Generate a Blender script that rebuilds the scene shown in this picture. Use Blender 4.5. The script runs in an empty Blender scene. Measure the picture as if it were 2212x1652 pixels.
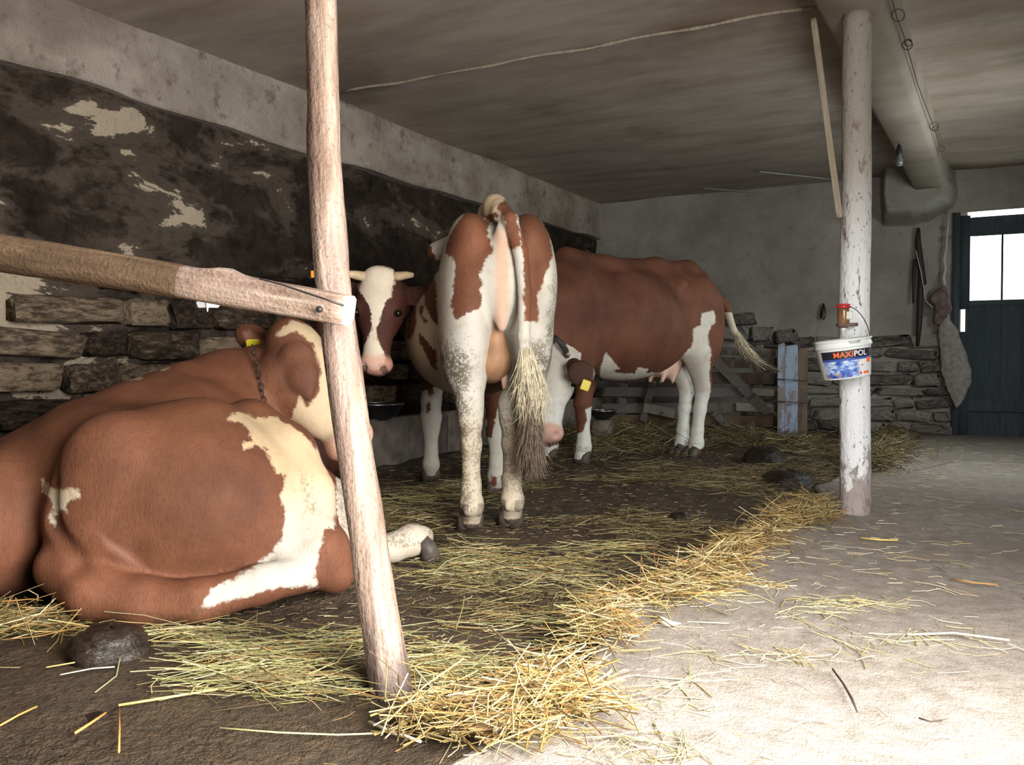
import bpy, math, random
import numpy as np
from mathutils import Vector, Matrix
random.seed(7); rng = np.random.default_rng(7)
SC = bpy.context.scene; COL = SC.collection

# ------------------------------------------------------------------ camera
FPX, CX, CY, CAMH = 1950.0, 1106.0, 826.0, 0.75
YAW, PITCH = math.radians(28.7), math.atan(44/1950)
cd = bpy.data.cameras.new('camera'); cam = bpy.data.objects.new('camera', cd); COL.objects.link(cam)
cd.sensor_fit = 'HORIZONTAL'; cd.sensor_width = 36; cd.lens = 36*FPX/2212; cd.clip_start = 0.02
cam.location = (0, 0, CAMH); cam.rotation_euler = (math.pi/2 - PITCH, 0, YAW)
SC.camera = cam
# ------------------------------------------------------------------ world, lights, exposure
W = bpy.data.worlds.new('world'); SC.world = W; W.use_nodes = True
wb = W.node_tree.nodes['Background']; wb.inputs[0].default_value = (0.93, 1.0, 0.95, 1); wb.inputs[1].default_value = 5.0
SC.view_settings.view_transform = 'Standard'; SC.view_settings.look = 'None'
SC.view_settings.gamma = 1; SC.view_settings.use_curve_mapping = False; SC.view_settings.exposure = 0.0

def area_light(name, loc, target, sx, sy, power, col):
    l = bpy.data.lights.new(name, 'AREA'); l.shape = 'RECTANGLE'; l.size = sx; l.size_y = sy; l.energy = power; l.color = col
    o = bpy.data.objects.new(name, l); COL.objects.link(o); o.location = loc
    o.rotation_euler = (Vector(target)-Vector(loc)).to_track_quat('-Z', 'Y').to_euler(); return o
area_light('daylight_through_open_door', (0.72, 0.88, 0.98), (-0.40, 1.25, 0.10), 1.6, 1.6, 300, (1.0, 0.97, 0.94))
area_light('added_side_fill', (0.80, 6.9, 1.50), (-1.6, 7.7, 0.15), 1.2, 0.75, 34, (0.88, 0.97, 1.0))  # added fill lamp, out of view, brightens the end wall and side-on cow

# ------------------------------------------------------------------ pixel helpers (turn a point of the photograph into a place in the barn)
FW = Vector((-math.sin(YAW), math.cos(YAW), 0)); RT = Vector((math.cos(YAW), math.sin(YAW), 0)); UPW = Vector((0, 0, 1))
CF = FW*math.cos(PITCH) - UPW*math.sin(PITCH); CU = UPW*math.cos(PITCH) + FW*math.sin(PITCH); C0 = Vector((0, 0, CAMH))
def ray(px, py): return CF + RT*((px-CX)/FPX) - CU*((py-CY)/FPX)
def at(px, py, d): return C0 + ray(px, py)*d
def at_plane(px, py, p, n):
    r = ray(px, py); n = Vector(n); return C0 + r*((Vector(p)-C0).dot(n)/r.dot(n))
XW, D, H = -4.45, 10.3, 2.7           # left wall, back wall, ceiling
def at_floor(px, py, z=0): return at_plane(px, py, (0, 0, z), (0, 0, 1))
def at_back(px, py, off=0): return at_plane(px, py, (0, D-off, 0), (0, 1, 0))
def at_left(px, py, off=0): return at_plane(px, py, (XW+off, 0, 0), (1, 0, 0))
def at_ceil(px, py, off=0): return at_plane(px, py, (0, 0, H-off), (0, 0, 1))

# ------------------------------------------------------------------ object helpers
def tag(o, label=None, cat=None, group=None, kind=None):
    if label: o['label'] = label
    if cat: o['category'] = cat
    if group: o['group'] = group
    if kind: o['kind'] = kind
    return o
def link(name, me, mat=None, parent=None):
    o = bpy.data.objects.new(name, me); COL.objects.link(o)
    if mat is not None and me is not None:
        if not me.materials: me.materials.append(mat)
    if parent is not None:
        o.parent = parent
    return o
def empty(name, loc, label, cat, group=None):
    o = bpy.data.objects.new(name, None); COL.objects.link(o); o.location = loc; o.empty_display_size = 0.1
    return tag(o, label, cat, group or ('cattle in the barn' if cat == 'cow' else None))
def mesh_np(name, V, quads=None, tris=None, smooth=True):
    me = bpy.data.meshes.new(name); V = np.asarray(V, np.float32)
    parts = []; 
    if quads is not None and len(quads): parts.append(np.asarray(quads, np.int32))
    if tris is not None and len(tris): parts.append(np.asarray(tris, np.int32))
    me.vertices.add(len(V)); me.vertices.foreach_set('co', V.ravel())
    loops = np.concatenate([p.ravel() for p in parts]); tot = np.concatenate([np.full(len(p), p.shape[1], np.int32) for p in parts])
    st = np.concatenate([[0], np.cumsum(tot)[:-1]]).astype(np.int32)
    me.loops.add(len(loops)); me.loops.foreach_set('vertex_index', loops)
    me.polygons.add(len(tot)); me.polygons.foreach_set('loop_start', st); me.polygons.foreach_set('loop_total', tot)
    if smooth: me.polygons.foreach_set('use_smooth', np.ones(len(tot), bool))
    me.update(calc_edges=True); me.validate(); return me
def attr(me, name, vals, typ='FLOAT'):
    a = me.attributes.new(name, typ, 'POINT')
    a.data.foreach_set('value' if typ == 'FLOAT' else 'color', np.asarray(vals, np.float32).ravel())
def box_me(name, sx, sy, sz, seg=1, jit=0.0, bev=0.0, seed=0):
    """rounded box centred on the origin, 3x3x3 shell with pulled-in edges"""
    r = np.random.default_rng(seed); xs = [-.5, -.5+bev, .5-bev, .5] if bev else [-.5, .5]
    idx = {}; V = []; Q = []; n = len(xs)
    def vid(i, j, k):
        key = (i, j, k)
        if key not in idx:
            p = np.array([xs[i], xs[j], xs[k]])
            if bev:
                e = [(a in (0, n-1)) for a in key]
                if sum(e) >= 2:
                    for q in range(3):
                        if e[q]: p[q] *= 1-bev*0.55
            p = p + r.normal(0, jit, 3) if jit else p
            idx[key] = len(V); V.append(p*np.array([sx, sy, sz]))
        return idx[key]
    for a in range(3):
        b, c = (a+1) % 3, (a+2) % 3
        for s in (0, n-1):
            for i in range(n-1):
                for j in range(n-1):
                    q = []
                    for (u, v) in ((i, j), (i+1, j), (i+1, j+1), (i, j+1)):
                        k = [0, 0, 0]; k[a] = s; k[b] = u; k[c] = v; q.append(vid(*k))
                    Q.append(q if s else q[::-1])
    return mesh_np(name, V, Q, smooth=bool(bev))
def tube(pts, rad, n=8, cap=True, flat=None):
    """(V, Q, T) of a tube along 3d points; rad scalar, list, or list of (n,) arrays"""
    P = [Vector(p) for p in pts]; V = []; Q = []; T = []; m = len(P)
    up = None
    for i, p in enumerate(P):
        t = (P[min(i+1, m-1)]-P[max(i-1, 0)]).normalized()
        if up is None: up = (Vector((0, 0, 1)) if abs(t.z) < .9 else Vector((1, 0, 0)))
        a = t.cross(up).normalized(); b = a.cross(t).normalized(); up = b
        r = rad[i] if hasattr(rad, '__len__') else rad
        for k in range(n):
            th = 2*math.pi*k/n; rr = r[k] if hasattr(r, '__len__') else r
            fl = flat if flat else 1
            V.append(p + (a*math.cos(th) + b*math.sin(th)*fl)*rr)
    for i in range(m-1):
        for k in range(n):
            k2 = (k+1) % n; Q.append([i*n+k, i*n+k2, (i+1)*n+k2, (i+1)*n+k])
    if cap:
        for i, fl in ((0, True), (m-1, False)):
            c = len(V); V.append(P[i])
            for k in range(n):
                k2 = (k+1) % n; t = [c, i*n+k2, i*n+k]; T.append(t if fl else t[::-1])
    return V, Q, T
def tube_me(name, pts, rad, n=8, smooth=True, cap=True, flat=None):
    V, Q, T = tube(pts, rad, n, cap, flat); return mesh_np(name, V, Q, T, smooth)
def lathe_me(name, prof, n=24):
    V = []; Q = []
    for (r, z) in prof:
        for k in range(n): V.append((r*math.cos(2*math.pi*k/n), r*math.sin(2*math.pi*k/n), z))
    for i in range(len(prof)-1):
        for k in range(n):
            k2 = (k+1) % n; Q.append([i*n+k, i*n+k2, (i+1)*n+k2, (i+1)*n+k])
    return mesh_np(name, V, Q)
def join(*vqt):
    V = []; Q = []; T = []
    for (v, q, t) in vqt:
        b = len(V); V += [tuple(x) for x in v]; Q += [[i+b for i in f] for f in q]; T += [[i+b for i in f] for f in t]
    return V, Q, T
def axis_mat(a, b, up=(0, 0, 1)):
    z = (Vector(b)-Vector(a)).normalized(); u = Vector(up)
    if abs(z.dot(u)) > .95: u = Vector((0, 1, 0))
    x = u.cross(z).normalized(); y = z.cross(x)
    m = Matrix((x, y, z)).transposed().to_4x4(); m.translation = Vector(a); return m

# value noise in numpy
_perm = rng.random((64, 64, 64)).astype(np.float32)
def vnoise(P, s):
    P = np.asarray(P, np.float32)*s; i = np.floor(P).astype(np.int32); f = P-i; f = f*f*(3-2*f); i0 = i & 63; i1 = (i+1) & 63
    def g(a, b, c): return _perm[(i1 if a else i0)[..., 0], (i1 if b else i0)[..., 1], (i1 if c else i0)[..., 2]]
    x, y, z = f[..., 0], f[..., 1], f[..., 2]; L = lambda a, b, t: a+(b-a)*t
    return L(L(L(g(0,0,0), g(1,0,0), x), L(g(0,1,0), g(1,1,0), x), y), L(L(g(0,0,1), g(1,0,1), x), L(g(0,1,1), g(1,1,1), x), y), z)*2-1
def fbm(P, s, o=4):
    v = 0; a = 1.0
    for k in range(o): v = v + a*vnoise(np.asarray(P)+k*17.3, s*2**k); a *= .5
    return v

# ------------------------------------------------------------------ materials
class NT:
    def __init__(s, name):
        s.m = bpy.data.materials.new(name); s.m.use_nodes = True; s.t = s.m.node_tree; s.b = s.t.nodes['Principled BSDF']
    def n(s, typ, **kw):
        nd = s.t.nodes.new(typ)
        for k, v in kw.items():
            if k[0] == 'i' and k[1:].isdigit(): s.set(nd.inputs[int(k[1:])], v)
            elif k in nd.inputs.keys() if k[0].isupper() else False: s.set(nd.inputs[k], v)
            else: setattr(nd, k, v)
        return nd
    def set(s, sock, v):
        if hasattr(v, 'is_linked') or hasattr(v, 'links'): s.t.links.new(v, sock)
        else: sock.default_value = v
    def coord(s, kind='Object', scale=(1, 1, 1), rot=(0, 0, 0), loc=(0, 0, 0)):
        c = s.n('ShaderNodeTexCoord'); mp = s.n('ShaderNodeMapping'); s.set(mp.inputs[0], c.outputs[kind])
        mp.inputs['Scale'].default_value = scale; mp.inputs['Rotation'].default_value = rot; mp.inputs['Location'].default_value = loc; return mp.outputs[0]
    def noise(s, vec, scale, detail=4, rough=.55, dist=0):
        nd = s.n('ShaderNodeTexNoise'); s.set(nd.inputs['Vector'], vec); nd.inputs['Scale'].default_value = scale
        nd.inputs['Detail'].default_value = detail; nd.inputs['Roughness'].default_value = rough; nd.inputs['Distortion'].default_value = dist; return nd.outputs['Fac']
    def voro(s, vec, scale, feature='F1', out='Distance'):
        nd = s.n('ShaderNodeTexVoronoi'); nd.feature = feature; s.set(nd.inputs['Vector'], vec); nd.inputs['Scale'].default_value = scale; return nd.outputs[out]
    def ramp(s, fac, *stops):
        nd = s.n('ShaderNodeValToRGB'); s.set(nd.inputs[0], fac); cr = nd.color_ramp
        while len(cr.elements) < len(stops): cr.elements.new(.5)
        for e, (p, c) in zip(cr.elements, stops): e.position = p; e.color = (*c, 1) if hasattr(c, '__len__') else (c, c, c, 1)
        return nd.outputs[0]
    def step(s, v, lo, hi, smooth=True):
        nd = s.n('ShaderNodeMapRange'); nd.interpolation_type = 'SMOOTHSTEP' if smooth else 'LINEAR'; s.set(nd.inputs[0], v)
        nd.inputs[1].default_value = lo; nd.inputs[2].default_value = hi; return nd.outputs[0]
    def mix(s, fac, a, b, mode='MIX'):
        nd = s.n('ShaderNodeMix'); nd.data_type = 'RGBA'; nd.blend_type = mode; s.set(nd.inputs[0], fac)
        for i, v in ((6, a), (7, b)): s.set(nd.inputs[i], (*v, 1) if isinstance(v, tuple) and len(v) == 3 else v)
        return nd.outputs[2]
    def math(s, op, a, b=0.0, c=None):
        nd = s.n('ShaderNodeMath'); nd.operation = op; s.set(nd.inputs[0], a); s.set(nd.inputs[1], b)
        if c is not None: s.set(nd.inputs[2], c)
        return nd.outputs[0]
    def bump(s, h, strength=.3, dist=.01):
        nd = s.n('ShaderNodeBump'); s.set(nd.inputs['Height'], h); nd.inputs['Strength'].default_value = strength; nd.inputs['Distance'].default_value = dist
        s.t.links.new(nd.outputs[0], s.b.inputs['Normal'])
    def out(s, col, rough=.8, spec=.3):
        s.set(s.b.inputs['Base Color'], (*col, 1) if isinstance(col, tuple) and len(col) == 3 else col)
        s.set(s.b.inputs['Roughness'], rough); s.b.inputs['Specular IOR Level'].default_value = spec; return s.m
MT = {}
def simple(name, col, rough=.6, metal=0, spec=.4, nscale=None, amt=.25, bump=0):
    t = NT(name)
    if nscale:
        f = t.noise(t.coord(), nscale, 5); c2 = tuple(x*(1-amt) for x in col); c3 = tuple(min(1, x*(1+amt)) for x in col)
        c = t.ramp(f, (.3, c2), (.7, c3)); t.out(c, rough, spec)
        if bump: t.bump(f, bump, .01)
    else: t.out(col, rough, spec)
    t.b.inputs['Metallic'].default_value = metal; MT[name] = t.m; return t.m

def mk_ceiling():
    t = NT('ceiling_plaster'); st = t.coord(scale=(.7, 2.4, 1)); o = t.coord()
    a = t.noise(st, 1.5, 7, .68, .3); b = t.noise(o, .7, 4, .6); g = t.noise(o, 140, 2)
    c = t.ramp(a, (.3, (.30, .245, .205)), (.5, (.40, .335, .28)), (.7, (.48, .415, .35)))
    soot = t.step(b, .5, .68); c = t.mix(t.math('MULTIPLY', soot, .62), c, (.13, .10, .085))
    rust = t.step(t.noise(t.coord(loc=(3, 9, 0), scale=(.7, 2, 1)), .8, 4), .55, .72); c = t.mix(t.math('MULTIPLY', rust, .35), c, (.30, .20, .125))
    t.bump(t.math('ADD', a, t.math('MULTIPLY', g, .25)), .35, .012); MT['ceiling'] = t.out(c, .92, .15)
def mk_beam():
    t = NT('beam_plaster'); o = t.coord(); a = t.noise(o, 1.6, 6, .65); g = t.noise(o, 60, 3)
    c = t.ramp(a, (.3, (.27, .225, .185)), (.7, (.42, .365, .30))); t.bump(t.math('ADD', a, t.math('MULTIPLY', g, .3)), .3, .01); MT['beam'] = t.out(c, .92, .15)
mk_beam()
def mk_band():
    t = NT('limewash_band'); o = t.coord()
    a = t.noise(o, 2.3, 6, .65); b = t.noise(o, 9, 5, .7); g = t.noise(o, 60, 3)
    c = t.ramp(a, (.32, (.25, .20, .165)), (.62, (.43, .375, .32)))
    c = t.mix(t.math('MULTIPLY', t.step(b, .52, .7), .75), c, (.14, .105, .085))
    c = t.mix(t.math('MULTIPLY', t.step(t.noise(t.coord(scale=(1, .6, 1.5)), 1.3, 5), .55, .72), .7), c, (.20, .15, .12))
    t.bump(t.math('ADD', b, g), .5, .02); MT['band'] = t.out(c, .95, .1)
def mk_wall():
    t = NT('sooty_rubble_wall'); o = t.coord(); s = t.coord(scale=(1, .55, 1.25))
    a = t.noise(s, 2.2, 6, .68, .4); b = t.noise(o, 7, 6, .7); g = t.noise(o, 40, 3)
    c = t.ramp(b, (.3, (.012, .009, .007)), (.7, (.055, .040, .031)))
    sep = t.n('ShaderNodeSeparateXYZ'); t.set(sep.inputs[0], t.coord()); y = sep.outputs[1]; z = sep.outputs[2]
    near = t.step(y, 6.4, 2.4, False)                           # the limewash survives best at the near end of the wall
    wash = t.math('ADD', t.math('ADD', a, t.math('MULTIPLY', near, .13)), t.math('MULTIPLY', b, .12))
    c = t.mix(t.math('MULTIPLY', t.step(wash, .60, .70), .6), c, (.125, .097, .077))
    c = t.mix(t.step(wash, .735, .76), c, (.44, .365, .27))
    t.bump(t.math('ADD', a, t.math('ADD', t.math('MULTIPLY', b, .7), t.math('MULTIPLY', g, .3))), .8, .05); MT['wall'] = t.out(c, .95, .1)
def mk_stone(name, dark, mid, light, thr=.5):
    t = NT(name); o = t.coord('Object'); oi = t.n('ShaderNodeObjectInfo'); w = t.n('ShaderNodeVectorMath'); w.operation = 'ADD'
    t.set(w.inputs[0], o); cmb = t.n('ShaderNodeCombineXYZ'); r100 = t.math('MULTIPLY', oi.outputs['Random'], 37.0)
    for i in range(3): t.set(cmb.inputs[i], r100)
    t.set(w.inputs[1], cmb.outputs[0]); v = w.outputs[0]
    a = t.noise(v, 6, 6, .7, .3); b = t.noise(v, 25, 4, .7)
    f = t.math('ADD', a, t.math('MULTIPLY', t.math('SUBTRACT', oi.outputs['Random'], .5), .35))
    c = t.ramp(f, (.3, dark), (thr, mid), (thr+.2, light)); c = t.mix(t.math('MULTIPLY', t.step(b, .55, .7), .5), c, dark)
    t.bump(t.math('ADD', a, t.math('MULTIPLY', b, .5)), .7, .03); MT[name] = t.out(c, .95, .1)
def mk_back():
    t = NT('grey_render'); o = t.coord(); a = t.noise(o, 1.4, 6, .65); b = t.noise(o, 11, 5, .7); g = t.noise(o, 70, 2)
    c = t.ramp(a, (.3, (.24, .22, .19)), (.68, (.42, .40, .35)))
    c = t.mix(t.math('MULTIPLY', t.step(b, .54, .72), .5), c, (.18, .16, .14))
    t.bump(t.math('ADD', b, g), .4, .02); MT['back'] = t.out(c, .95, .1)
def mk_floor():
    t = NT('trodden_concrete'); o = t.coord(); a = t.noise(o, 1.2, 5, .6); b = t.noise(o, 14, 6, .75); g = t.noise(o, 90, 4, .7)
    c = t.ramp(b, (.32, (.20, .165, .135)), (.62, (.36, .315, .27)), (.8, (.48, .43, .36)))
    c = t.mix(t.math('MULTIPLY', t.step(a, .42, .68), .5), c, (.22, .19, .165))
    chaff = t.step(t.voro(t.coord(scale=(1, .55, 1)), 55), .16, .06); c = t.mix(t.math('MULTIPLY', chaff, t.math('MULTIPLY', t.step(g, .5, .6), .6)), c, (.56, .48, .33))
    grit = t.noise(o, 210, 2, .6); c = t.mix(t.math('MULTIPLY', t.step(grit, .56, .72), .45), c, (.11, .09, .075)); c = t.mix(t.math('MULTIPLY', t.step(grit, .42, .3), .35), c, (.55, .50, .43)); t.bump(t.math('ADD', b, t.math('ADD', t.math('MULTIPLY', g, .6), t.math('MULTIPLY', grit, .4))), .6, .012); MT['floor'] = t.out(c, t.ramp(a, (.4, .55), (.6, .85)), .3)
def mk_bed():
    t = NT('trampled_muck'); o = t.coord(); a = t.noise(o, 2.4, 5, .6); b = t.noise(o, 16, 6, .75); g = t.noise(o, 70, 4, .7)
    c = t.ramp(b, (.3, (.026, .015, .006)), (.55, (.070, .041, .018)), (.78, (.145, .094, .046)))
    c = t.mix(t.math('MULTIPLY', t.step(a, .45, .62), .6), c, (.098, .059, .027))
    bits = t.step(t.voro(t.coord(scale=(1, .5, 1)), 42), .2, .08); c = t.mix(t.math('MULTIPLY', bits, t.math('MULTIPLY', t.step(g, .48, .6), .5)), c, (.26, .20, .105))
    clod = t.noise(o, 34, 3, .6, .5); c = t.mix(t.math('MULTIPLY', t.step(clod, .52, .38), .55), c, (.03, .019, .01)); t.bump(t.math('ADD', t.math('MULTIPLY', clod, .9), t.math('ADD', b, t.math('MULTIPLY', g, .7))), 1.0, .035); MT['bed'] = t.out(c, t.ramp(a, (.35, .34), (.6, .75)), .45)
def mk_peeled(name, c0, c1, c2, hi, patch=(.17, .115, .10)):
    t = NT(name); s = t.coord(scale=(1, 1, .13)); o = t.coord(); a = t.noise(s, 26, 5, .65, .4); b = t.noise(t.coord(scale=(1, 1, .35)), 9, 5, .65); g = t.noise(o, 90, 3)
    c = t.ramp(a, (.3, c0), (.52, c1), (.7, c2)); c = t.mix(t.math('MULTIPLY', t.step(b, .56, .7), .7), c, hi)
    c = t.mix(t.math('MULTIPLY', t.step(t.noise(t.coord(scale=(1, 1, .25), loc=(4, 2, 7)), 6, 4, .6), .5, .66), .55), c, patch); c = t.mix(t.math('MULTIPLY', t.step(g, .58, .7), .45), c, tuple(x*.45 for x in c0))
    sp = t.n('ShaderNodeSeparateXYZ'); t.set(sp.inputs[0], o); wet = t.step(t.math('ADD', sp.outputs[2], t.math('MULTIPLY', t.math('SUBTRACT', b, .5), .5)), .21, .07); c = t.mix(t.math('MULTIPLY', wet, .8), c, (.055, .04, .042))
    t.bump(t.math('ADD', a, t.math('ADD', b, t.math('MULTIPLY', g, .4))), .7, .012); MT[name] = t.out(c, .6, .35)
def mk_whitewash():
    t = NT('whitewashed_log'); s = t.coord(scale=(1, 1, .3)); a = t.noise(s, 22, 5, .7, .5); b = t.noise(t.coord(scale=(1, 1, .5)), 7, 5, .7); g = t.noise(t.coord(scale=(1, 1, .5)), 60, 3, .6)
    sep = t.n('ShaderNodeSeparateXYZ'); t.set(sep.inputs[0], t.coord()); z = sep.outputs[2]
    wash = t.mix(t.step(z, 1.1, 1.9), (.80, .82, .84), (.36, .325, .28))
    c = t.mix(t.step(a, .56, .66), wash, (.22, .17, .14)); c = t.mix(t.math('MULTIPLY', t.step(g, .62, .68), .8), c, (.13, .11, .10))
    low = t.math('ADD', t.step(z, .75, .02), t.math('MULTIPLY', t.math('SUBTRACT', b, .5), 3.0)); c = t.mix(t.math('MULTIPLY', t.step(low, .6, .8), .8), c, (.27, .20, .185))
    t.bump(t.math('ADD', a, g), .6, .012); MT['whitewash'] = t.out(c, .8, .2)
def mk_wood(name, c0, c1, sc=(1, 12, 12), rough=.85):
    t = NT(name); s = t.coord(scale=sc); oi = t.n('ShaderNodeObjectInfo'); a = t.noise(s, 3.5, 5, .65, .5); b = t.noise(t.coord(), 12, 4)
    c = t.ramp(t.math('ADD', a, t.math('MULTIPLY', t.math('SUBTRACT', oi.outputs['Random'], .5), .35)), (.3, c0), (.68, c1))
    c = t.mix(t.math('MULTIPLY', t.step(b, .56, .72), .4), c, tuple(x*.5 for x in c0)); t.bump(a, .4, .01); MT[name] = t.out(c, rough, .2)
def mk_straw():
    t = NT('straw_stalks'); a = t.n('ShaderNodeAttribute'); a.attribute_name = 'tint'; t.out(a.outputs['Color'], .55, .4); MT['straw'] = t.m
def mk_dung():
    t = NT('wet_dung'); o = t.coord(scale=(1, 1, 2.5)); a = t.noise(o, 14, 5, .6, 1.0); b = t.noise(t.coord(), 50, 3)
    c = t.ramp(a, (.35, (.010, .007, .005)), (.65, (.032, .021, .014))); t.bump(t.math('ADD', a, t.math('MULTIPLY', b, .4)), .7, .02); MT['dung'] = t.out(c, .42, .35)
def mk_coat(name, brown_d, brown, white, cream, dirtc=(.060, .042, .020)):
    t = NT(name); A = lambda n: t.n('ShaderNodeAttribute', attribute_name=n)
    coat = A('coat').outputs['Fac']; tone = A('tone'); sp = t.n('ShaderNodeSeparateColor'); t.set(sp.inputs[0], tone.outputs['Color'])
    pink, dirt, crm = sp.outputs[0], sp.outputs[1], sp.outputs[2]; dark = A('dark').outputs['Fac']
    o = t.coord(); n1 = t.noise(o, 60, 3, .6); n2 = t.noise(o, 16, 4, .6); n3 = t.noise(o, 4, 4, .55); hair = t.noise(t.coord(scale=(1, 1, .35)), 150, 3, .6, .6)
    e = t.math('ADD', coat, t.math('ADD', t.math('MULTIPLY', t.math('SUBTRACT', n1, .5), .028), t.math('MULTIPLY', t.math('SUBTRACT', n2, .5), .03)))
    br = t.ramp(n3, (.32, brown_d), (.66, brown)); br = t.mix(t.math('MULTIPLY', t.step(hair, .45, .7), .35), br, tuple(x*.6 for x in brown_d)); br = t.mix(t.math('MULTIPLY', t.step(t.noise(t.coord(loc=(5, 1, 3)), 2.2, 4, .6), .5, .68), .35), br, tuple(min(1, x*1.35) for x in brown))
    wh = t.mix(crm, white, cream); wh = t.mix(t.math('MULTIPLY', t.step(n2, .45, .7), .3), wh, tuple(x*.72 for x in cream))
    c = t.mix(t.step(e, -.006, .006), wh, br)
    c = t.mix(pink, c, (.56, .29, .22))
    ds = t.math('MULTIPLY', dirt, t.step(t.math('ADD', t.math('MULTIPLY', t.noise(o, 95, 3, .7), .62), t.math('ADD', t.math('MULTIPLY', n2, .42), t.math('MULTIPLY', dirt, .13))), .575, .66)); c = t.mix(t.math('MULTIPLY', ds, .85), c, dirtc)
    c = t.mix(dark, c, (.045, .025, .017))
    t.bump(t.math('ADD', hair, t.math('ADD', t.math('MULTIPLY', n1, .6), t.math('MULTIPLY', t.noise(o, 7, 3, .5), 2.2))), .28, .008)
    t.b.inputs['Sheen Weight'].default_value = .0; t.b.inputs['Sheen Roughness'].default_value = .4
    MT[name] = t.out(c, .70, .22)
mk_ceiling(); mk_band(); mk_wall(); mk_back(); mk_floor(); mk_bed(); mk_whitewash(); mk_straw(); mk_dung()
mk_stone('stone_left', (.026, .019, .015), (.10, .073, .052), (.36, .275, .185), .50)
mk_stone('stone_back', (.10, .082, .072), (.26, .235, .205), (.42, .39, .34), .46)
mk_peeled('peeled_log', (.12, .07, .048), (.29, .205, .155), (.44, .35, .28), (.31, .17, .095))
mk_peeled('bark_log', (.075, .045, .026), (.15, .095, .055), (.24, .16, .095), (.33, .20, .10), (.07, .042, .025))
mk_wood('old_plank', (.055, .043, .036), (.21, .175, .145)); mk_wood('brown_plank', (.085, .055, .035), (.22, .15, .095))
mk_wood('blue_plank', (.10, .12, .16), (.33, .40, .50), (12, 12, 1)); mk_wood('door_plank', (.045, .06, .072), (.075, .095, .11), (12, 12, 1), .7)
mk_wood('lath', (.30, .25, .18), (.52, .46, .37), (14, 14, 1)); mk_wood('grey_lath', (.25, .25, .25), (.42, .42, .40))
def mk_worn(name, paint, wood, thr):
    t = NT(name); oi = t.n('ShaderNodeObjectInfo'); o = t.coord(scale=(1, 1, .4)); a = t.noise(o, 9, 5, .7, .3); b = t.noise(t.coord(), 30, 4, .7)
    c = t.ramp(b, (.3, tuple(x*.7 for x in paint)), (.7, paint)); c = t.mix(t.step(t.math('ADD', a, t.math('MULTIPLY', t.math('SUBTRACT', oi.outputs['Random'], .5), .2)), thr, thr+.08), c, wood)
    c = t.mix(t.math('MULTIPLY', t.step(b, .6, .72), .5), c, (.06, .05, .045)); t.bump(a, .5, .01); MT[name] = t.out(c, .85, .2)
mk_worn('blue_plank', (.36, .44, .56), (.24, .20, .185), .50); mk_worn('old_plank', (.22, .195, .175), (.12, .085, .07), .52); mk_worn('brown_plank', (.20, .14, .095), (.115, .085, .07), .5); mk_worn('pale_plank', (.42, .38, .32), (.2, .16, .13), .54)
simple('concrete', (.17, .14, .115), .9, nscale=7, amt=.5, bump=.5); simple('endgrain', (.78, .74, .70), .7, nscale=40, amt=.15)
simple('iron', (.045, .04, .038), .5, .6); simple('steel', (.45, .45, .45), .3, 1); simple('wire', (.09, .075, .06), .6, .3)
simple('white_plastic', (.80, .84, .82), .35, spec=.5); simple('black_print', (.022, .022, .035), .4); simple('orange_print', (.95, .17, .04), .4)
simple('red_plastic', (.70, .03, .04), .35); simple('white_print', (.85, .85, .85), .4); simple('blue_print', (.05, .10, .42), .4)
simple('yellow_tag', (.72, .58, .04), .45); simple('orange_tag', (.9, .33, .03), .45); simple('horn', (.52, .40, .24), .45, nscale=20, amt=.25)
simple('hoof', (.075, .06, .05), .55, nscale=25, amt=.4); simple('eye', (.008, .006, .005), .08, spec=.6); simple('rubber', (.02, .02, .021), .45)
simple('leather', (.035, .03, .027), .6); simple('sacking', (.30, .285, .245), .95, nscale=22, amt=.3, bump=.6); simple('rope', (.52, .50, .44), .9); simple('rag', (.17, .12, .115), .95, nscale=18, amt=.4, bump=.5)
simple('tail_hair', (.16, .115, .08), .6, nscale=30, amt=.4); simple('tail_cream', (.62, .54, .38), .6, nscale=30, amt=.3); simple('jar_brown', (.20, .11, .05), .2, nscale=20, amt=.4); simple('glass_white', (.75, .74, .68), .15, spec=.6)
simple('bulb_glass', (.13, .13, .12), .12, spec=.7); simple('twig', (.05, .035, .03), .8); simple('husk', (.80, .72, .50), .6); simple('teat', (.62, .40, .30), .5); simple('udder', (.31, .165, .085), .6, nscale=14, amt=.25, bump=.2); simple('insect', (.75, .77, .80), .7)
def mk_print():
    t = NT('label_picture'); o = t.coord(scale=(1, 1, 1.6)); a = t.noise(o, 26, 4, .6, .8); sep = t.n('ShaderNodeSeparateXYZ'); t.set(sep.inputs[0], t.coord()); x, z = sep.outputs[0], sep.outputs[2]
    c = t.ramp(a, (.36, (.03, .07, .36)), (.47, (.09, .19, .58)), (.56, (.42, .55, .80)), (.63, (.70, .76, .85)))
    c = t.mix(t.step(x, -.005, .035), c, (.76, .79, .78))
    br = t.math('MULTIPLY', t.step(z, -.045, -.075), t.math('MULTIPLY', t.step(x, -.005, -.03), t.step(a, .45, .55))); c = t.mix(br, c, (.34, .22, .15)); MT['print'] = t.out(c, .4)
mk_print()
def mk_glass():
    t = NT('window_glass'); mixn = t.n('ShaderNodeMixShader'); tr = t.n('ShaderNodeBsdfTransparent'); tr.inputs[0].default_value = (.96, .98, .97, 1); gl = t.n('ShaderNodeBsdfGlossy'); gl.inputs['Roughness'].default_value = .08
    mixn.inputs[0].default_value = .06; t.t.links.new(tr.outputs[0], mixn.inputs[1]); t.t.links.new(gl.outputs[0], mixn.inputs[2])
    t.t.links.new(mixn.outputs[0], t.t.nodes['Material Output'].inputs[0]); MT['glass'] = t.m
mk_glass()

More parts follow.
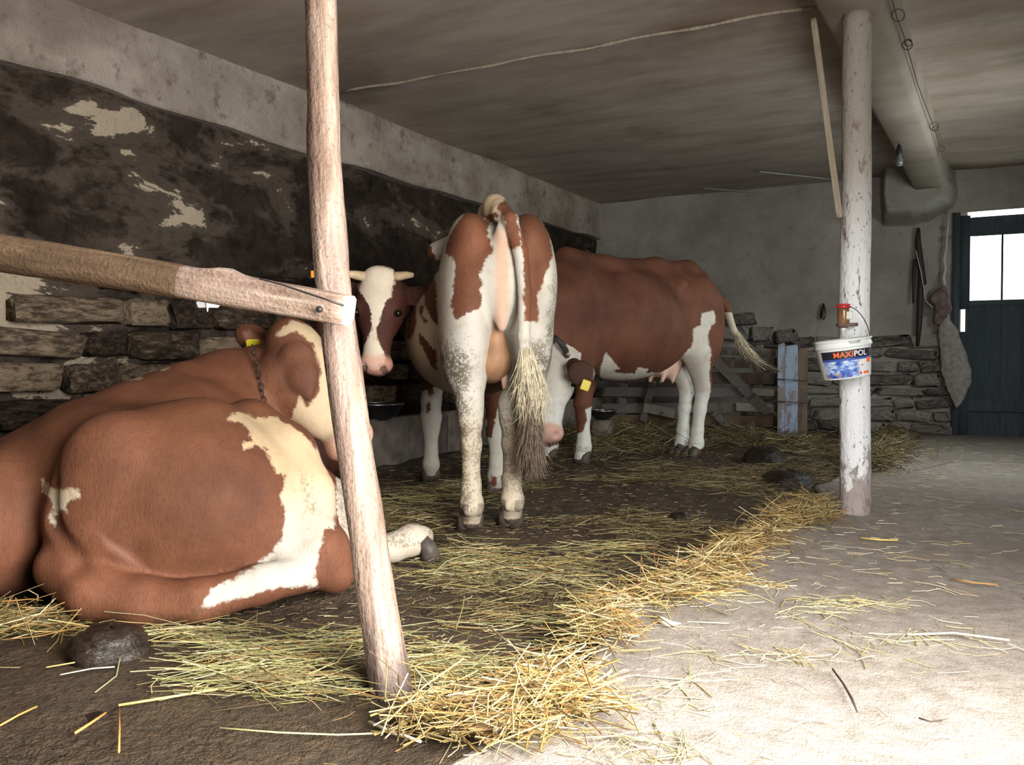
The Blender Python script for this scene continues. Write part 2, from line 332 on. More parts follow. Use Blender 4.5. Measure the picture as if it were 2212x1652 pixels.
# ================================================================== STRUCTURE
def grid_me(name, us, vs, fn):
    U, Vv = np.meshgrid(us, vs, indexing='ij'); P = fn(U, Vv); nu, nv = len(us), len(vs)
    i = np.arange(nu*nv).reshape(nu, nv); q = np.stack([i[:-1, :-1], i[1:, :-1], i[1:, 1:], i[:-1, 1:]], -1).reshape(-1, 4)
    return mesh_np(name, P.reshape(-1, 3), q)
def slab(name, lo, hi, mat, label, parent=None):
    lo = Vector(lo); hi = Vector(hi); me = box_me(name, *(hi-lo)); o = link(name, me, mat, parent); o.location = (lo+hi)/2
    if parent is None: tag(o, label, kind='structure')
    return o
EDGE = -0.93
def edge_x(y): return EDGE + .045*np.sin(y*1.7+.5) + .03*np.sin(y*4.1) + .02*np.sin(y*9.7)
def bed_h(x, y):
    x = np.asarray(x, np.float32); y = np.asarray(y, np.float32); P = np.stack([x, y, x*0+.5], -1)
    h = .024*fbm(P, 2.2, 4) + .013*fbm(P+9, 9, 3) + .02*np.clip(vnoise(P+3, 5.5)-.25, 0, 1)
    g = np.exp(-((x-edge_x(y)+.16)/.13)**2); h = h*(1-.3*g) - .055*g
    h = np.where(x > edge_x(y)-.05, np.minimum(h, -.012), h)
    h = h + .05*np.clip((x+3.3)*-1, 0, 1)*np.clip((y-5)/3, 0, 1)
    near = np.clip((2.1-y)/.6, 0, 1); return h*(1-.6*near)
# aisle floor: the concrete edge runs beside the gutter
def aisle_fn(U, V):
    e = edge_x(V); x = e + (1.3-e)*U**1.5; P = np.stack([x, V, x*0], -1); z = .006*fbm(P, 3, 4) + .0025*fbm(P+5, 26, 2)
    z = np.where(U < 1e-6, -.10, np.where(U < .02, z-.006, z)); return np.stack([x, V, z], -1)
fl = link('floor', grid_me('floor', np.concatenate([[0, .004], np.linspace(.012, 1, 60)]), np.linspace(-2, D+.3, 260), aisle_fn), MT['floor'])
tag(fl, 'grey trodden concrete aisle floor sprinkled with chaff', kind='structure')
def bed_fn(U, V): return np.stack([U, V, bed_h(U, V)], -1)
bed = link('floor', grid_me('floor', np.linspace(XW-.1, EDGE+.12, 260), np.linspace(-2, D+.2, 800), bed_fn), MT['bed'])
tag(bed, 'dark trampled muck floor of the cow stall', kind='structure')
# ceiling in slabs that meet at the seam
seam = at_ceil(1190, 108).y
def ceil_fn(z0, s):
    def f(U, V):
        P = np.stack([U, V, U*0], -1); return np.stack([U, V, z0 + .012*fbm(P, .9, 3)], -1)
    return f
ce = slab('ceiling', (XW-.2, -2.2, H+.02), (1.5, D+.4, H+.15), MT['ceiling'], 'sooty plastered ceiling')
m1 = grid_me('ceiling_panel', np.linspace(XW-.1, 1.4, 60), np.linspace(-2.1, seam-.008, 60), ceil_fn(H-.022, 1)); p1 = link('ceiling_panel', m1, MT['ceiling'], ce)
m2 = grid_me('ceiling_panel', np.linspace(XW-.1, 1.4, 60), np.linspace(seam+.008, D+.2, 90), ceil_fn(H, 1)); p2 = link('ceiling_panel', m2, MT['ceiling'], ce)
for p in (p1, p2): p.matrix_parent_inverse = ce.matrix_world.inverted() if False else Matrix.Translation(-ce.location)
sl = link('seam_strip', tube_me('seam_strip', [(x, seam-.012+.006*math.sin(x*5), H-.03+.006*math.sin(x*9)) for x in np.linspace(XW+.3, -.9, 30)], [.006+.006*abs(math.sin(i*1.3)) for i in range(30)], 6), MT['lath'], ce); sl.matrix_parent_inverse = Matrix.Translation(-ce.location)
# left wall: rubble masonry with a projecting limewashed band above
def lw(U, V):
    P = np.stack([U*0, U*.75, V*1.6], -1); x = XW + .035*fbm(P, 2.0, 4) + .012*fbm(P+3, 9, 3) - .02; return np.stack([x, U, V], -1)
wl = link('wall_left', grid_me('wall_left', np.linspace(-2.1, D+.3, 420), np.linspace(-.1, 2.32, 110), lw), MT['wall']); tag(wl, 'dark sooty rubble stone wall behind the cows', kind='structure')
def bd(U, V):
    a = V*2*math.pi/12; cy = np.clip(np.cos(a)*1.9, -1, 1); cz = np.clip(np.sin(a)*1.6, -1, 1); P = np.stack([cy, U, cz], -1)
    z = H-.21+.235*cz + np.where(cz < -.5, .022*fbm(np.stack([U*0, U, U*0], -1), 1.6, 4), 0)
    return np.stack([XW-.05+.085*cy+.012*fbm(P, 2.5, 4)+.02, U, z], -1)
bo = link('trim_1', grid_me('trim_1', np.linspace(-2.1, D+.3, 300), np.linspace(0, 12, 25), bd), MT['band']); tag(bo, 'limewashed plaster band along the top of the stone wall', kind='structure')
slab('wall_front', (XW-.2, -2.2, -.1), (1.5, -2.0, H+.1), MT['back'], 'barn wall behind the viewer')
XR = .76
wr = slab('wall_right', (XR, -2.1, -.1), (XR+.2, -.05, H+.1), MT['back'], 'right barn wall with an open doorway')
for lo, hi in (((XR, 1.72, -.1), (XR+.2, 6.2, H+.1)), ((XR, 7.6, -.1), (XR+.2, D+.3, H+.1)), ((XR, 6.2, -.1), (XR+.2, 7.6, 1.1)), ((XR, 6.2, 2.05), (XR+.2, 7.6, H+.1)), ((XR, -.05, 2.12), (XR+.2, 1.72, H+.1))):  # the window-sized gap is added to go with the side fill lamp
    q = slab('wall_section', lo, hi, MT['back'], '', wr); q.location = (Vector(lo)+Vector(hi))/2 - wr.location
slab('trim_2', (XR+.1, -1.2, -.12), (4.0, 3.0, -.06), MT['floor'], 'ground outside the open doorway')
slab('bounce_cut_strip', (.14, -2.0, -.05), (XR, 4.2, .012), MT['bed'], 'unseen dark strip added along the right wall to cut floor bounce')  # added out of view to soak up bounce light reaching the ceiling
# back wall with the doorway cut out
dl = at_back(2072, 700).x; dr = .62; dt = at_back(2100, 458).z
def bw(x0, x1, z0, z1, nx, nz):
    def f(U, V):
        P = np.stack([U, U*0, V], -1); y = D + .02*fbm(P, 1.7, 4) - .03*np.clip(1.05-V, 0, .08)/.08*0; return np.stack([U, y, V], -1)
    return grid_me('wall_back', np.linspace(x0, x1, nx), np.linspace(z0, z1, nz), f)
wbk = link('wall_back', bw(XW-.1, dl, -.1, H+.05, 120, 80), MT['back']); tag(wbk, 'grey rendered end wall with bare stones at its foot', kind='structure')
link('wall_section', bw(dl, dr, dt, H+.05, 40, 14), MT['back'], wbk); link('wall_section', bw(dr, 1.4, -.1, H+.05, 20, 30), MT['back'], wbk)
rv = tube_me('door_reveal', [(dl, D, -.1), (dl, D, 2.0)], .01); 
r_ = slab('wall_section', (dl-.35, D+.02, -.1), (dl+.005, D+.3, dt+.3), MT['back'], '', wbk); r_.location = (dl-.17, D+.16, (dt+.2)/2)
# concrete beam overhead, two lumps of plaster where it meets the wall
bx0, bx1, bz, by1 = -.84, -.53, 2.47, D
def bmf(U, V):
    pr = [(bx0, H+.02), (bx0, bz+.03), (bx0+.03, bz), (bx1-.05, bz), (bx1-.015, bz+.012), (bx1, bz+.05), (bx1+.01, H+.02)]
    X = np.take([p[0] for p in pr], V.astype(int)); Z = np.take([p[1] for p in pr], V.astype(int)); P = np.stack([X, U, Z], -1)
    return np.stack([X+.006*fbm(P, .6, 2), U, Z+.006*fbm(P+4, .6, 2)], -1)
be = link('beam', grid_me('beam', np.linspace(-2.0, by1, 140), np.arange(7), bmf), MT['beam']); tag(be, 'plastered concrete beam running along the ceiling', kind='structure')

# ================================================================== SDF TOOLKIT (one continuous skin per animal)
class SDF:
    def __init__(s, lo, hi, h):
        s.h = h; s.lo = np.array(lo, np.float32); n = np.ceil((np.array(hi)-s.lo)/h).astype(int)+1; s.n = n
        s.ax = [s.lo[i]+np.arange(n[i], dtype=np.float32)*h for i in range(3)]; s.F = np.full(n, 1.0, np.float32)
    def sl(s, lo, hi):
        r = []
        for i in range(3):
            a = int(max(0, math.floor((lo[i]-s.lo[i])/s.h))); b = int(min(s.n[i], math.ceil((hi[i]-s.lo[i])/s.h)+1))
            if b <= a: return None
            r.append(slice(a, b))
        return tuple(r)
    def put(s, lo, hi, fn, k, op):
        m = k+3*s.h; q = s.sl([a-m for a in lo], [a+m for a in hi])
        if q is None: return
        X = s.ax[0][q[0]][:, None, None]; Y = s.ax[1][q[1]][None, :, None]; Z = s.ax[2][q[2]][None, None, :]
        d = fn(X, Y, Z); A = s.F[q]
        if op == 'add':
            t = np.clip(.5+.5*(d-A)/k, 0, 1); s.F[q] = d+(A-d)*t-k*t*(1-t)
        else:
            t = np.clip(.5-.5*(A+d)/k, 0, 1); s.F[q] = A+(-d-A)*t+k*t*(1-t)
    def ell(s, c, r, k=.04, R=None, op='add'):
        c = Vector(c); R = R or (Vector((1, 0, 0)), Vector((0, 1, 0)), Vector((0, 0, 1))); m = max(r)
        ex = [math.sqrt(sum((R[j][i]*r[j])**2 for j in range(3))) for i in range(3)]
        def fn(X, Y, Z):
            x, y, z = X-c.x, Y-c.y, Z-c.z; k0 = 0; k1 = 0
            for j in range(3):
                p = x*R[j].x + y*R[j].y + z*R[j].z; k0 = k0+(p/r[j])**2; k1 = k1+(p/r[j]**2)**2
            k0 = np.sqrt(k0)+1e-6; return (k0*(k0-1)/(np.sqrt(k1)+1e-6)).astype(np.float32)
        s.put([c[i]-ex[i] for i in range(3)], [c[i]+ex[i] for i in range(3)], fn, k, op)
    def cone(s, a, b, ra, rb, k=.04, fl=None, op='add'):
        a = Vector(a); b = Vector(b); ab = b-a; L2 = ab.length_squared+1e-9; m = max(ra, rb)*(max(1, fl[1]) if fl else 1)
        def fn(X, Y, Z):
            x, y, z = X-a.x, Y-a.y, Z-a.z; t = np.clip((x*ab.x+y*ab.y+z*ab.z)/L2, 0, 1); x = x-t*ab.x; y = y-t*ab.y; z = z-t*ab.z
            if fl:
                u = fl[0]; w = (1/fl[1]-1)*(x*u.x+y*u.y+z*u.z); x = x+w*u.x; y = y+w*u.y; z = z+w*u.z
            return (np.sqrt(x*x+y*y+z*z)-(ra+(rb-ra)*t)).astype(np.float32)
        s.put([min(a[i], b[i])-m for i in range(3)], [max(a[i], b[i])+m for i in range(3)], fn, k, op)
    def chain(s, pts, k=.03, fl=None, op='add'):
        for (a, ra), (b, rb) in zip(pts[:-1], pts[1:]): s.cone(a, b, ra, rb, k, fl, op)
    def mesh(s, name, origin):
        F = s.F; S = F < 0; n = s.n
        off = [(i, j, k) for i in (0, 1) for j in (0, 1) for k in (0, 1)]
        cnt = sum(S[i:n[0]-1+i, j:n[1]-1+j, k:n[2]-1+k].astype(np.int8) for i, j, k in off); act = (cnt > 0) & (cnt < 8)
        I = np.argwhere(act); vals = np.stack([F[I[:, 0]+i, I[:, 1]+j, I[:, 2]+k] for i, j, k in off], 1)
        O = np.array(off, np.float32); P = np.zeros((len(I), 3), np.float32); c = np.zeros(len(I), np.float32)
        for a in range(8):
            for b in range(a+1, 8):
                if abs(O[a]-O[b]).sum() != 1: continue
                va, vb = vals[:, a], vals[:, b]; x = (va < 0) != (vb < 0); t = np.where(x, va/(va-vb+1e-12), 0)
                P += np.where(x[:, None], O[a]+(O[b]-O[a])*t[:, None], 0); c += x
        P = (I+P/c[:, None])*s.h+s.lo - np.array(origin, np.float32)
        idx = np.full(act.shape, -1, np.int32); idx[act] = np.arange(len(I)); Q = []
        for a in range(3):
            b, cc = (a+1) % 3, (a+2) % 3
            A = [slice(None)]*3; B = [slice(None)]*3; A[a] = slice(0, -1); B[a] = slice(1, None); x = S[tuple(A)] != S[tuple(B)]
            e = np.argwhere(x); e = e[(e[:, b] > 0) & (e[:, cc] > 0) & (e[:, b] < n[b]-1) & (e[:, cc] < n[cc]-1)]
            def cell(db, dc):
                q = e.copy(); q[:, b] -= db; q[:, cc] -= dc; return idx[q[:, 0], q[:, 1], q[:, 2]]
            f = np.stack([cell(1, 1), cell(0, 1), cell(0, 0), cell(1, 0)], 1); inside = S[e[:, 0], e[:, 1], e[:, 2]]
            f[~inside] = f[~inside][:, ::-1]; Q.append(f)
        Q = np.concatenate(Q); Q = Q[(Q >= 0).all(1)]
        return mesh_np(name, P, Q), P + np.array(origin, np.float32)
def poly_sd(P2, poly):
    """signed distance, positive inside"""
    A = np.asarray(poly, np.float32); B = np.roll(A, -1, 0); best = np.full(len(P2), 1e9, np.float32); ins = np.zeros(len(P2), bool)
    for a, b in zip(A, B):
        ab = b-a; ap = P2-a; t = np.clip((ap@ab)/(ab@ab+1e-12), 0, 1); best = np.minimum(best, ((ap-t[:, None]*ab)**2).sum(1))
        cr = ((a[1] > P2[:, 1]) != (b[1] > P2[:, 1])) & (P2[:, 0] < (b[0]-a[0])*(P2[:, 1]-a[1])/(b[1]-a[1]+1e-12)+a[0]); ins ^= cr
    d = np.sqrt(best); return np.where(ins, d, -d)
class Plane:
    """a flat pattern plane through the body; patches drawn on it dye the coat along its normal"""
    def __init__(s, p, n):
        s.p = Vector(p); s.n = Vector(n).normalized(); s.u = Vector((0, 0, 1)).cross(s.n).normalized(); s.v = s.n.cross(s.u)
    def poly(s, pts, ox=0, oy=0, sc=1):
        r = []
        for (x, y) in pts:
            q = at_plane(ox+x/sc, oy+y/sc, s.p, s.n)-s.p; r.append((q.dot(s.u), q.dot(s.v)))
        return r
    def coords(s, V):
        q = V-np.array(s.p, np.float32); return np.stack([q@np.array(s.u, np.float32), q@np.array(s.v, np.float32)], 1)
    def sd(s, V, polys, ox=0, oy=0, sc=1):
        P2 = s.coords(V).astype(np.float32); d = np.full(len(V), -9., np.float32)
        for p in polys: d = np.maximum(d, poly_sd(P2, s.poly(p, ox, oy, sc)))
        return d
class Head:
    def __init__(s, poll, h, n, L=.50, w=1.0):
        s.o = Vector(poll); s.h = Vector(h).normalized(); n = Vector(n); s.n = (n-s.h*n.dot(s.h)).normalized(); s.s = s.h.cross(s.n).normalized(); s.L = L/.5; s.w = w
    def p(s, h, side=0, n=0): return s.o + (s.h*h + s.s*side*s.w + s.n*n)*s.L
    def build(s, f, ears=((1, .25, -.35), (-1, .25, -.35)), earlen=.12):
        R = (s.s, s.h, s.n); L = s.L; W = s.w
        f.ell(s.p(.11, 0, -.10), (.118*L*W, .16*L, .105*L), .04, R)
        f.ell(s.p(.20, 0, -.10), (.115*L*W, .12*L, .11*L), .03, R)
        f.cone(s.p(.17, 0, -.085), s.p(.43, 0, -.065), .092*L, .068*L, .04, (s.s, .98*W))
        f.cone(s.p(.16, 0, -.19), s.p(.40, 0, -.115), .085*L, .05*L, .05, (s.s, .8*W))
        f.ell(s.p(.465, 0, -.07), (.088*L*W, .055*L, .075*L), .035, R); f.ell(s.p(.47, 0, -.13), (.06*L*W, .045*L, .04*L), .03, R)
        for q in (1, -1):
            f.ell(s.p(.185, q*.088, -.03), (.03*L, .04*L, .03*L), .025, R)
            f.ell(s.p(.49, q*.048, -.005), (.018*L, .02*L, .03*L), .012, R, 'sub')
            f.ell(s.p(.205, q*.105, -.025), (.018*L, .02*L, .02*L), .012, R, 'sub')
        for (q, dh, dn) in ears:
            d = (s.s*q + s.h*dh + s.n*dn).normalized(); base = s.p(.075, q*.095, -.13); ctr = base + d*earlen*.75*L
            e2 = (s.h - d*s.h.dot(d)).normalized(); e3 = d.cross(e2); f.cone(base, ctr, .035*L, .03*L, .03)
            f.ell(ctr, (earlen*.72*L, .062*L, .022*L), .02, (d, e2, e3)); f.ell(ctr+e3*.022*L*(1 if e3.dot(s.n) > 0 else -1)+d*.01, (earlen*.5*L, .036*L, .012*L), .008, (d, e2, e3), 'sub')
        return s
    def coords(s, V):
        q = V-np.array(s.o, np.float32); A = lambda v: q@np.array(v, np.float32)/s.L
        return A(s.h), A(s.s), A(s.n)
def ball(name, c, r, mat, parent, sc=(1, 1, 1), n=12, R=None):
    prof = [(math.sin(math.pi*i/n)*1.0+1e-5, -math.cos(math.pi*i/n)) for i in range(n+1)]; me = lathe_me(name, prof, 14); o = link(name, me, mat, parent)
    M = Matrix.Diagonal((r*sc[0], r*sc[1], r*sc[2])).to_4x4(); o.matrix_local = Matrix.Translation(Vector(c)-parent.location) @ ((R.to_4x4() @ M) if R else M); return o
def part(name, me, mat, parent):           # mesh given in barn coordinates, hung under its thing
    o = link(name, me, mat, parent); o.matrix_parent_inverse = Matrix.Translation(-parent.location); return o
def hoof_part(root, p, d, s=1.0):
    d = Vector((d[0], d[1], 0)).normalized(); sd = Vector((-d.y, d.x, 0)); V = []; Q = []; T = []
    for q in (1, -1):
        pts = []; 
        base = Vector((p[0], p[1], 0)) + sd*q*.026*s
        t = tube([base+Vector((0, 0, .075*s))-d*.005, base+Vector((0, 0, .04*s))+d*.018, base+Vector((0, 0, -.004))+d*.03], [.026*s, .034*s, .04*s], 10)
        V2, Q2, T2 = t; b = len(V); V += V2; Q += [[i+b for i in f] for f in Q2]; T += [[i+b for i in f] for f in T2]
    part('hoof', mesh_np('hoof', V, Q, T), MT['hoof'], root)
def hair_tuft(name, root, pts, spread, n, mat, rnd, rad=.0022, droop=.0, taper=1.0):
    P = [Vector(p) for p in pts]; V = []; Q = []; T = []
    for _ in range(n):
        th = rnd.random()*2*math.pi; rr = math.sqrt(rnd.random()); t0 = rnd.random()*.45; t1 = t0+.35+rnd.random()*.35; q = []; ww = rnd.gauss(0, 1); wv = rnd.gauss(0, 1)
        for k in range(5):
            t = min(1, t0+(t1-t0)*k/4); x = t*(len(P)-1); i = min(int(x), len(P)-2); c = P[i].lerp(P[i+1], x-i); s = spread[i]+(spread[i+1]-spread[i])*(x-i)
            q.append(c + RT*math.cos(th)*rr*s + FW*math.sin(th)*rr*s + (RT*ww+FW*wv)*.006*k*k/4)
        v, f, _t = tube(q, [rad, rad, rad*.9, rad*.7, rad*.2], 3, False); b = len(V); V += v; Q += [[i+b for i in g] for g in f]
    return part(name, mesh_np(name, V, Q), mat, root)
def chain_links(name, root, pts, mat, link_r=.011, wire=.0022):
    P = [Vector(p) for p in pts]; L = sum((b-a).length for a, b in zip(P, P[1:])); n = int(L/(link_r*2.3)); V = []; Q = []; T = []
    for i in range(n):
        t = (i+.5)/n*L
        for a, b in zip(P, P[1:]):
            l = (b-a).length
            if t <= l: c = a.lerp(b, t/l); d = (b-a).normalized(); break
            t -= l
        s = d.cross(FW if i % 2 else RT).normalized(); ring = [c + d*math.cos(x)*link_r*1.5 + s*math.sin(x)*link_r*.8 for x in np.linspace(0, 2*math.pi, 9)]
        v, f, _ = tube(ring, wire, 4, False); b = len(V); V += v; Q += [[j+b for j in g] for g in f]
    me = mesh_np(name, V, Q); return part(name, me, mat, root) if root else link(name, me, mat)
def finish_cow(me, root, coatmat, coat, pink, dirt, cream, dark):
    attr(me, 'coat', np.clip(coat, -1, 1)); attr(me, 'tone', np.stack([np.clip(pink, 0, 1), np.clip(dirt, 0, 1), np.clip(cream, 0, 1), np.ones_like(pink)], 1), 'FLOAT_COLOR'); attr(me, 'dark', np.clip(dark, 0, 1))
    o = link('body', me, coatmat, root); return o
def sstep(a, b, x): t = np.clip((x-a)/(b-a), 0, 1); return t*t*(3-2*t)

# generic standing frame: x forward, y left, z up
class Frame:
    def __init__(s, o, fwd): s.o = Vector(o); s.f = Vector((fwd[0], fwd[1], 0)).normalized(); s.l = Vector((-s.f.y, s.f.x, 0)); s.R = (s.f, s.l, UPW); s.sc = 1.0
    def __call__(s, x, y, z): return s.o + (s.f*x + s.l*y + UPW*z)*s.sc
    def coords(s, V):
        q = V-np.array(s.o, np.float32); return q@np.array(s.f, np.float32)/s.sc, q@np.array(s.l, np.float32)/s.sc, q[:, 2]/s.sc

# ================================================================== COWS
mk_coat('coat_chestnut', (.090, .033, .019), (.160, .064, .035), (.66, .65, .60), (.52, .38, .22))
mk_coat('coat_red', (.098, .036, .019), (.178, .070, .036), (.50, .47, .41), (.47, .34, .20))
mk_coat('coat_dark', (.045, .016, .011), (.085, .031, .019), (.70, .66, .58), (.58, .42, .25))

# ---- cow standing in the middle, seen from behind
def cow_rear():
    L = Frame(at_floor(1070, 1143), RT*-.15+FW*.989); L.o.z = 0; R = L.R; org = L.o.copy()
    root = empty('cow', org, 'red and white cow standing with its rump to the viewer', 'cow')
    lo = np.min([L(-.4, -.7, 0), L(-.4, .7, 0), L(2.3, -.7, 0), L(2.3, .7, 0)], 0); hi = np.max([L(-.4, -.7, 0), L(-.4, .7, 0), L(2.3, -.7, 0), L(2.3, .7, 0)], 0)
    f = SDF((lo[0], lo[1], -.03), (hi[0], hi[1], 1.56), .0095)
    f.ell(L(.82, .02, .90), (.60, .355, .335), .08, R); f.ell(L(1.25, 0, .98), (.36, .27, .38), .08, R)
    f.ell(L(.16, 0, 1.12), (.34, .235, .27), .06, R)
    f.ell(L(.03, .115, 1.29), (.17, .088, .125), .05, R); f.ell(L(.03, -.145, 1.29), (.17, .095, .125), .05, R); f.ell(L(.06, -.20, 1.12), (.20, .085, .20), .06, R)
    f.chain([(L(-.09, -.01, 1.40), .040), (L(.0, 0, 1.445), .042), (L(.14, .0, 1.435), .05), (L(.5, 0, 1.36), .06), (L(1.0, 0, 1.32), .07), (L(1.3, 0, 1.34), .07)], .05)
    for q, y in ((1, .255), (-1, -.25)):
        f.cone(L(.42, y*.2, 1.36), L(.38, y*.93, 1.285), .06, .045, .07)
    # hind legs
    for y, yo, x in ((.128, .115, 0.0), (-.172, -.085, .10)):
        f.ell(L(x+.08, y, .98), (.24, .122, .37), .05, R); f.ell(L(x+.06, y, .80), (.17, .095, .22), .05, R)
        f.chain([(L(x+.03, y*.95, .72), .088), (L(x-.03, yo*1.0, .56), .058), (L(x-.02, yo, .49), .050), (L(x, yo-.006, .38), .043), (L(x+.02, yo-.008, .20), .041), (L(x+.0, yo-.008, .11), .050), (L(x+.03, yo-.008, .04), .044)], .03)
        for s in (1, -1): f.ell(L(x-.045, yo-.008+s*.026, .095), (.02, .018, .024), .012, R)
    # front legs stand farther off
    for px, py, s in ((931, 1036, 1), (1073, 1064, -1)):
        g = at_floor(px, py); hx, hy, _ = [float(v[0]) for v in L.coords(np.array([g], np.float32))]
        f.ell(L(hx-.06, hy*.75+.03*s, .86), (.16, .09, .24), .06, R)
        f.chain([(L(hx-.08, hy*.9, .68), .075), (L(hx-.03, hy, .50), .060), (L(hx, hy, .40), .064), (L(hx, hy, .33), .052), (L(hx, hy, .18), .040), (L(hx, hy, .10), .050), (L(hx+.03, hy, .03), .045)], .03)
    f.chain([(L(1.45, 0, 1.12), .20), (L(1.78, .02, 1.0), .15), (L(1.95, .02, .9), .13)], .06)
    Head(L(1.95, .02, 1.06), (L.f*.6-UPW*.8), (L.f*.8+UPW*.6)).build(f)
    # fold between the buttocks
    f.chain([(L(-.225, -.005, 1.22), .012), (L(-.22, -.012, 1.0), .02), (L(-.20, -.012, .80), .035), (L(-.10, -.01, .58), .07)], .05, None, 'sub')
    f.ell(L(-.13, -.012, 1.12), (.05, .05, .24), .04, R)
    # tail, hanging to the right of the fold
    f.chain([(L(-.06, -.01, 1.43), .034), (L(-.16, -.045, 1.36), .034), (L(-.20, -.082, 1.22), .032), (L(-.205, -.10, 1.05), .029), (L(-.19, -.098, .86), .027), (L(-.165, -.11, .72), .024)], .012)
    me, V = f.mesh('body', org); x, y, z = L.coords(V)
    pr = Plane(L(-.12, 0, 1.0), -ray(1075, 640)); S = (860, 400, 3.755)
    left = [(600,195),(680,235),(735,280),(730,400),(740,470),(775,510),(760,560),(715,600),(690,680),(660,730),(690,800),(665,850),(690,950),(650,1000),(560,1040),(480,1090),(440,1040),(435,950),(450,800),(465,650),(440,580),(360,530),(380,450),(450,340),(540,180),(590,170)]
    right = [(985,120),(1060,140),(1140,220),(1215,320),(1250,420),(1262,560),(1210,690),(1170,800),(1130,880),(1140,960),(1145,1120),(1020,1100),(1010,900),(1010,600),(990,430),(975,300)]
    tailp = [(790,170),(870,95),(950,190),(990,440),(985,500),(900,530),(890,400),(860,280)]
    vul = [(690,230),(800,210),(840,260),(720,270)]
    rearP = pr.sd(V, [left, right, tailp, vul], *S)
    pf = Plane(L(.7, .33, .95), -ray(925, 690))
    flank = [[(290,540),(305,800),(312,1000),(335,1150),(270,1100),(230,1000),(200,860),(140,900),(100,930),(110,800),(190,640),(240,520)], [(90,930),(140,950),(150,1130),(110,1250),(70,1250)], [(170,1190),(240,1250),(310,1340),(310,1480),(260,1430),(190,1290)], [(180,970),(205,990),(195,1050),(240,1100),(215,1120),(170,1030)]]
    flankP = pf.sd(V, flank, *S)
    coat = np.where((x < .34), rearP, np.where(y > 0, flankP, .03+.12*vnoise(V, 4)))
    coat = np.where((x > 1.35) & (z > .6), .1, coat)
    legF = (x > .8) & (z < .60); pl = Plane(L(1.3, 0, .4), -ray(1000, 950))
    legs = pl.sd(V, [[(800,100),(985,240),(1000,330),(950,360),(925,300),(840,290),(800,320)], [(905,440),(930,415),(960,440),(960,520),(930,555),(905,520)], [(1590,300),(1800,300),(1740,470),(1700,600),(1650,850),(1590,850)], [(1640,1250),(1725,1280),(1690,1390),(1640,1380)], [(1740,1270),(1800,1240),(1800,1330),(1770,1330)]], 740, 780, 5.161)
    coat = np.where(legF, legs, coat)
    strip = sstep(.04, .015, np.abs(y+.005))*sstep(-.05, -.10, x)*sstep(.75, .85, z)*sstep(1.36, 1.28, z)*(y > -.055); pink = .38*strip
    dirt = sstep(.95, .75, z)*sstep(.02, .16, np.where(y > 0, y-.02, -y-.02))*.95*(x < .35); dirt = np.maximum(dirt, .6*sstep(.62, .5, z)*(x < .4)*sstep(.10, .2, z)); dirt = np.maximum(dirt, .7*sstep(-.20, -.24, y)*sstep(1.2, 1.05, z)*(x < .4))
    cream = np.maximum(.75*sstep(.2, .3, y)*sstep(1.3, 1.2, z), .45*sstep(.62, .4, z)*(x < .4)); cream = np.maximum(cream, .65*strip); cream = np.maximum(cream, .8*sstep(1.35, 1.42, z))
    dark = (z < .028)*.9+.85*((np.abs(z-.095) < .03)*(x < .35)*(coat < 0)*(np.abs(np.abs(y-.015)-.09) > .02)*0.6)
    finish_cow(me, root, MT['coat_red'], coat, pink, dirt, cream, dark)
    for yy, xx in ((.107, .03), (-.093, .13)): hoof_part(root, L(xx+.0, yy, 0), L.f)
    for px, py in ((931, 1036), (1073, 1064)): g = at_floor(px, py); hoof_part(root, (g.x, g.y, 0), L.f)
    # udder hangs between the hind legs
    u = SDF(np.min([L(-.2,-.2,.5), L(.6,.2,.5), L(-.2,.2,.5), L(.6,-.2,.5)],0), np.max([L(-.2,-.2,1), L(.6,.2,1), L(-.2,.2,1), L(.6,-.2,1)],0), .012)
    u.ell(L(.10, .008, .775), (.17, .075, .115), .04, R); u.ell(L(.10, .008, .735), (.16, .092, .07), .04, R); u.cone(L(-.05, -.004, .95), L(.0, .0, .78), .02, .05, .05)
    um, _ = u.mesh('udder', org); uo = link('udder', um, MT['udder'], root)
    for (xx, yy, zz) in ((.02, .052, .665), (.03, -.045, .665)):
        part('teat', tube_me('teat', [L(xx, yy, zz+.04), L(xx, yy, zz), L(xx-.004, yy, zz-.035)], [.017, .015, .010], 8), MT['teat'], uo)
        uo.children[-1].matrix_parent_inverse = Matrix.Translation(-org)
    rnd = random.Random(3)
    pts = [L(-.19, -.105, .82), L(-.18, -.12, .71), L(-.17, -.135, .60), L(-.165, -.135, .48), L(-.16, -.14, .34), L(-.155, -.145, .24)]
    hair_tuft('tail_switch', root, pts[:4], [.025, .05, .062, .04], 1000, MT['tail_cream'], rnd, .0016)
    hair_tuft('tail_switch', root, pts[2:], [.045, .045, .045, .03], 1100, MT['tail_hair'], rnd, .0015)
    return root
cow_rear()

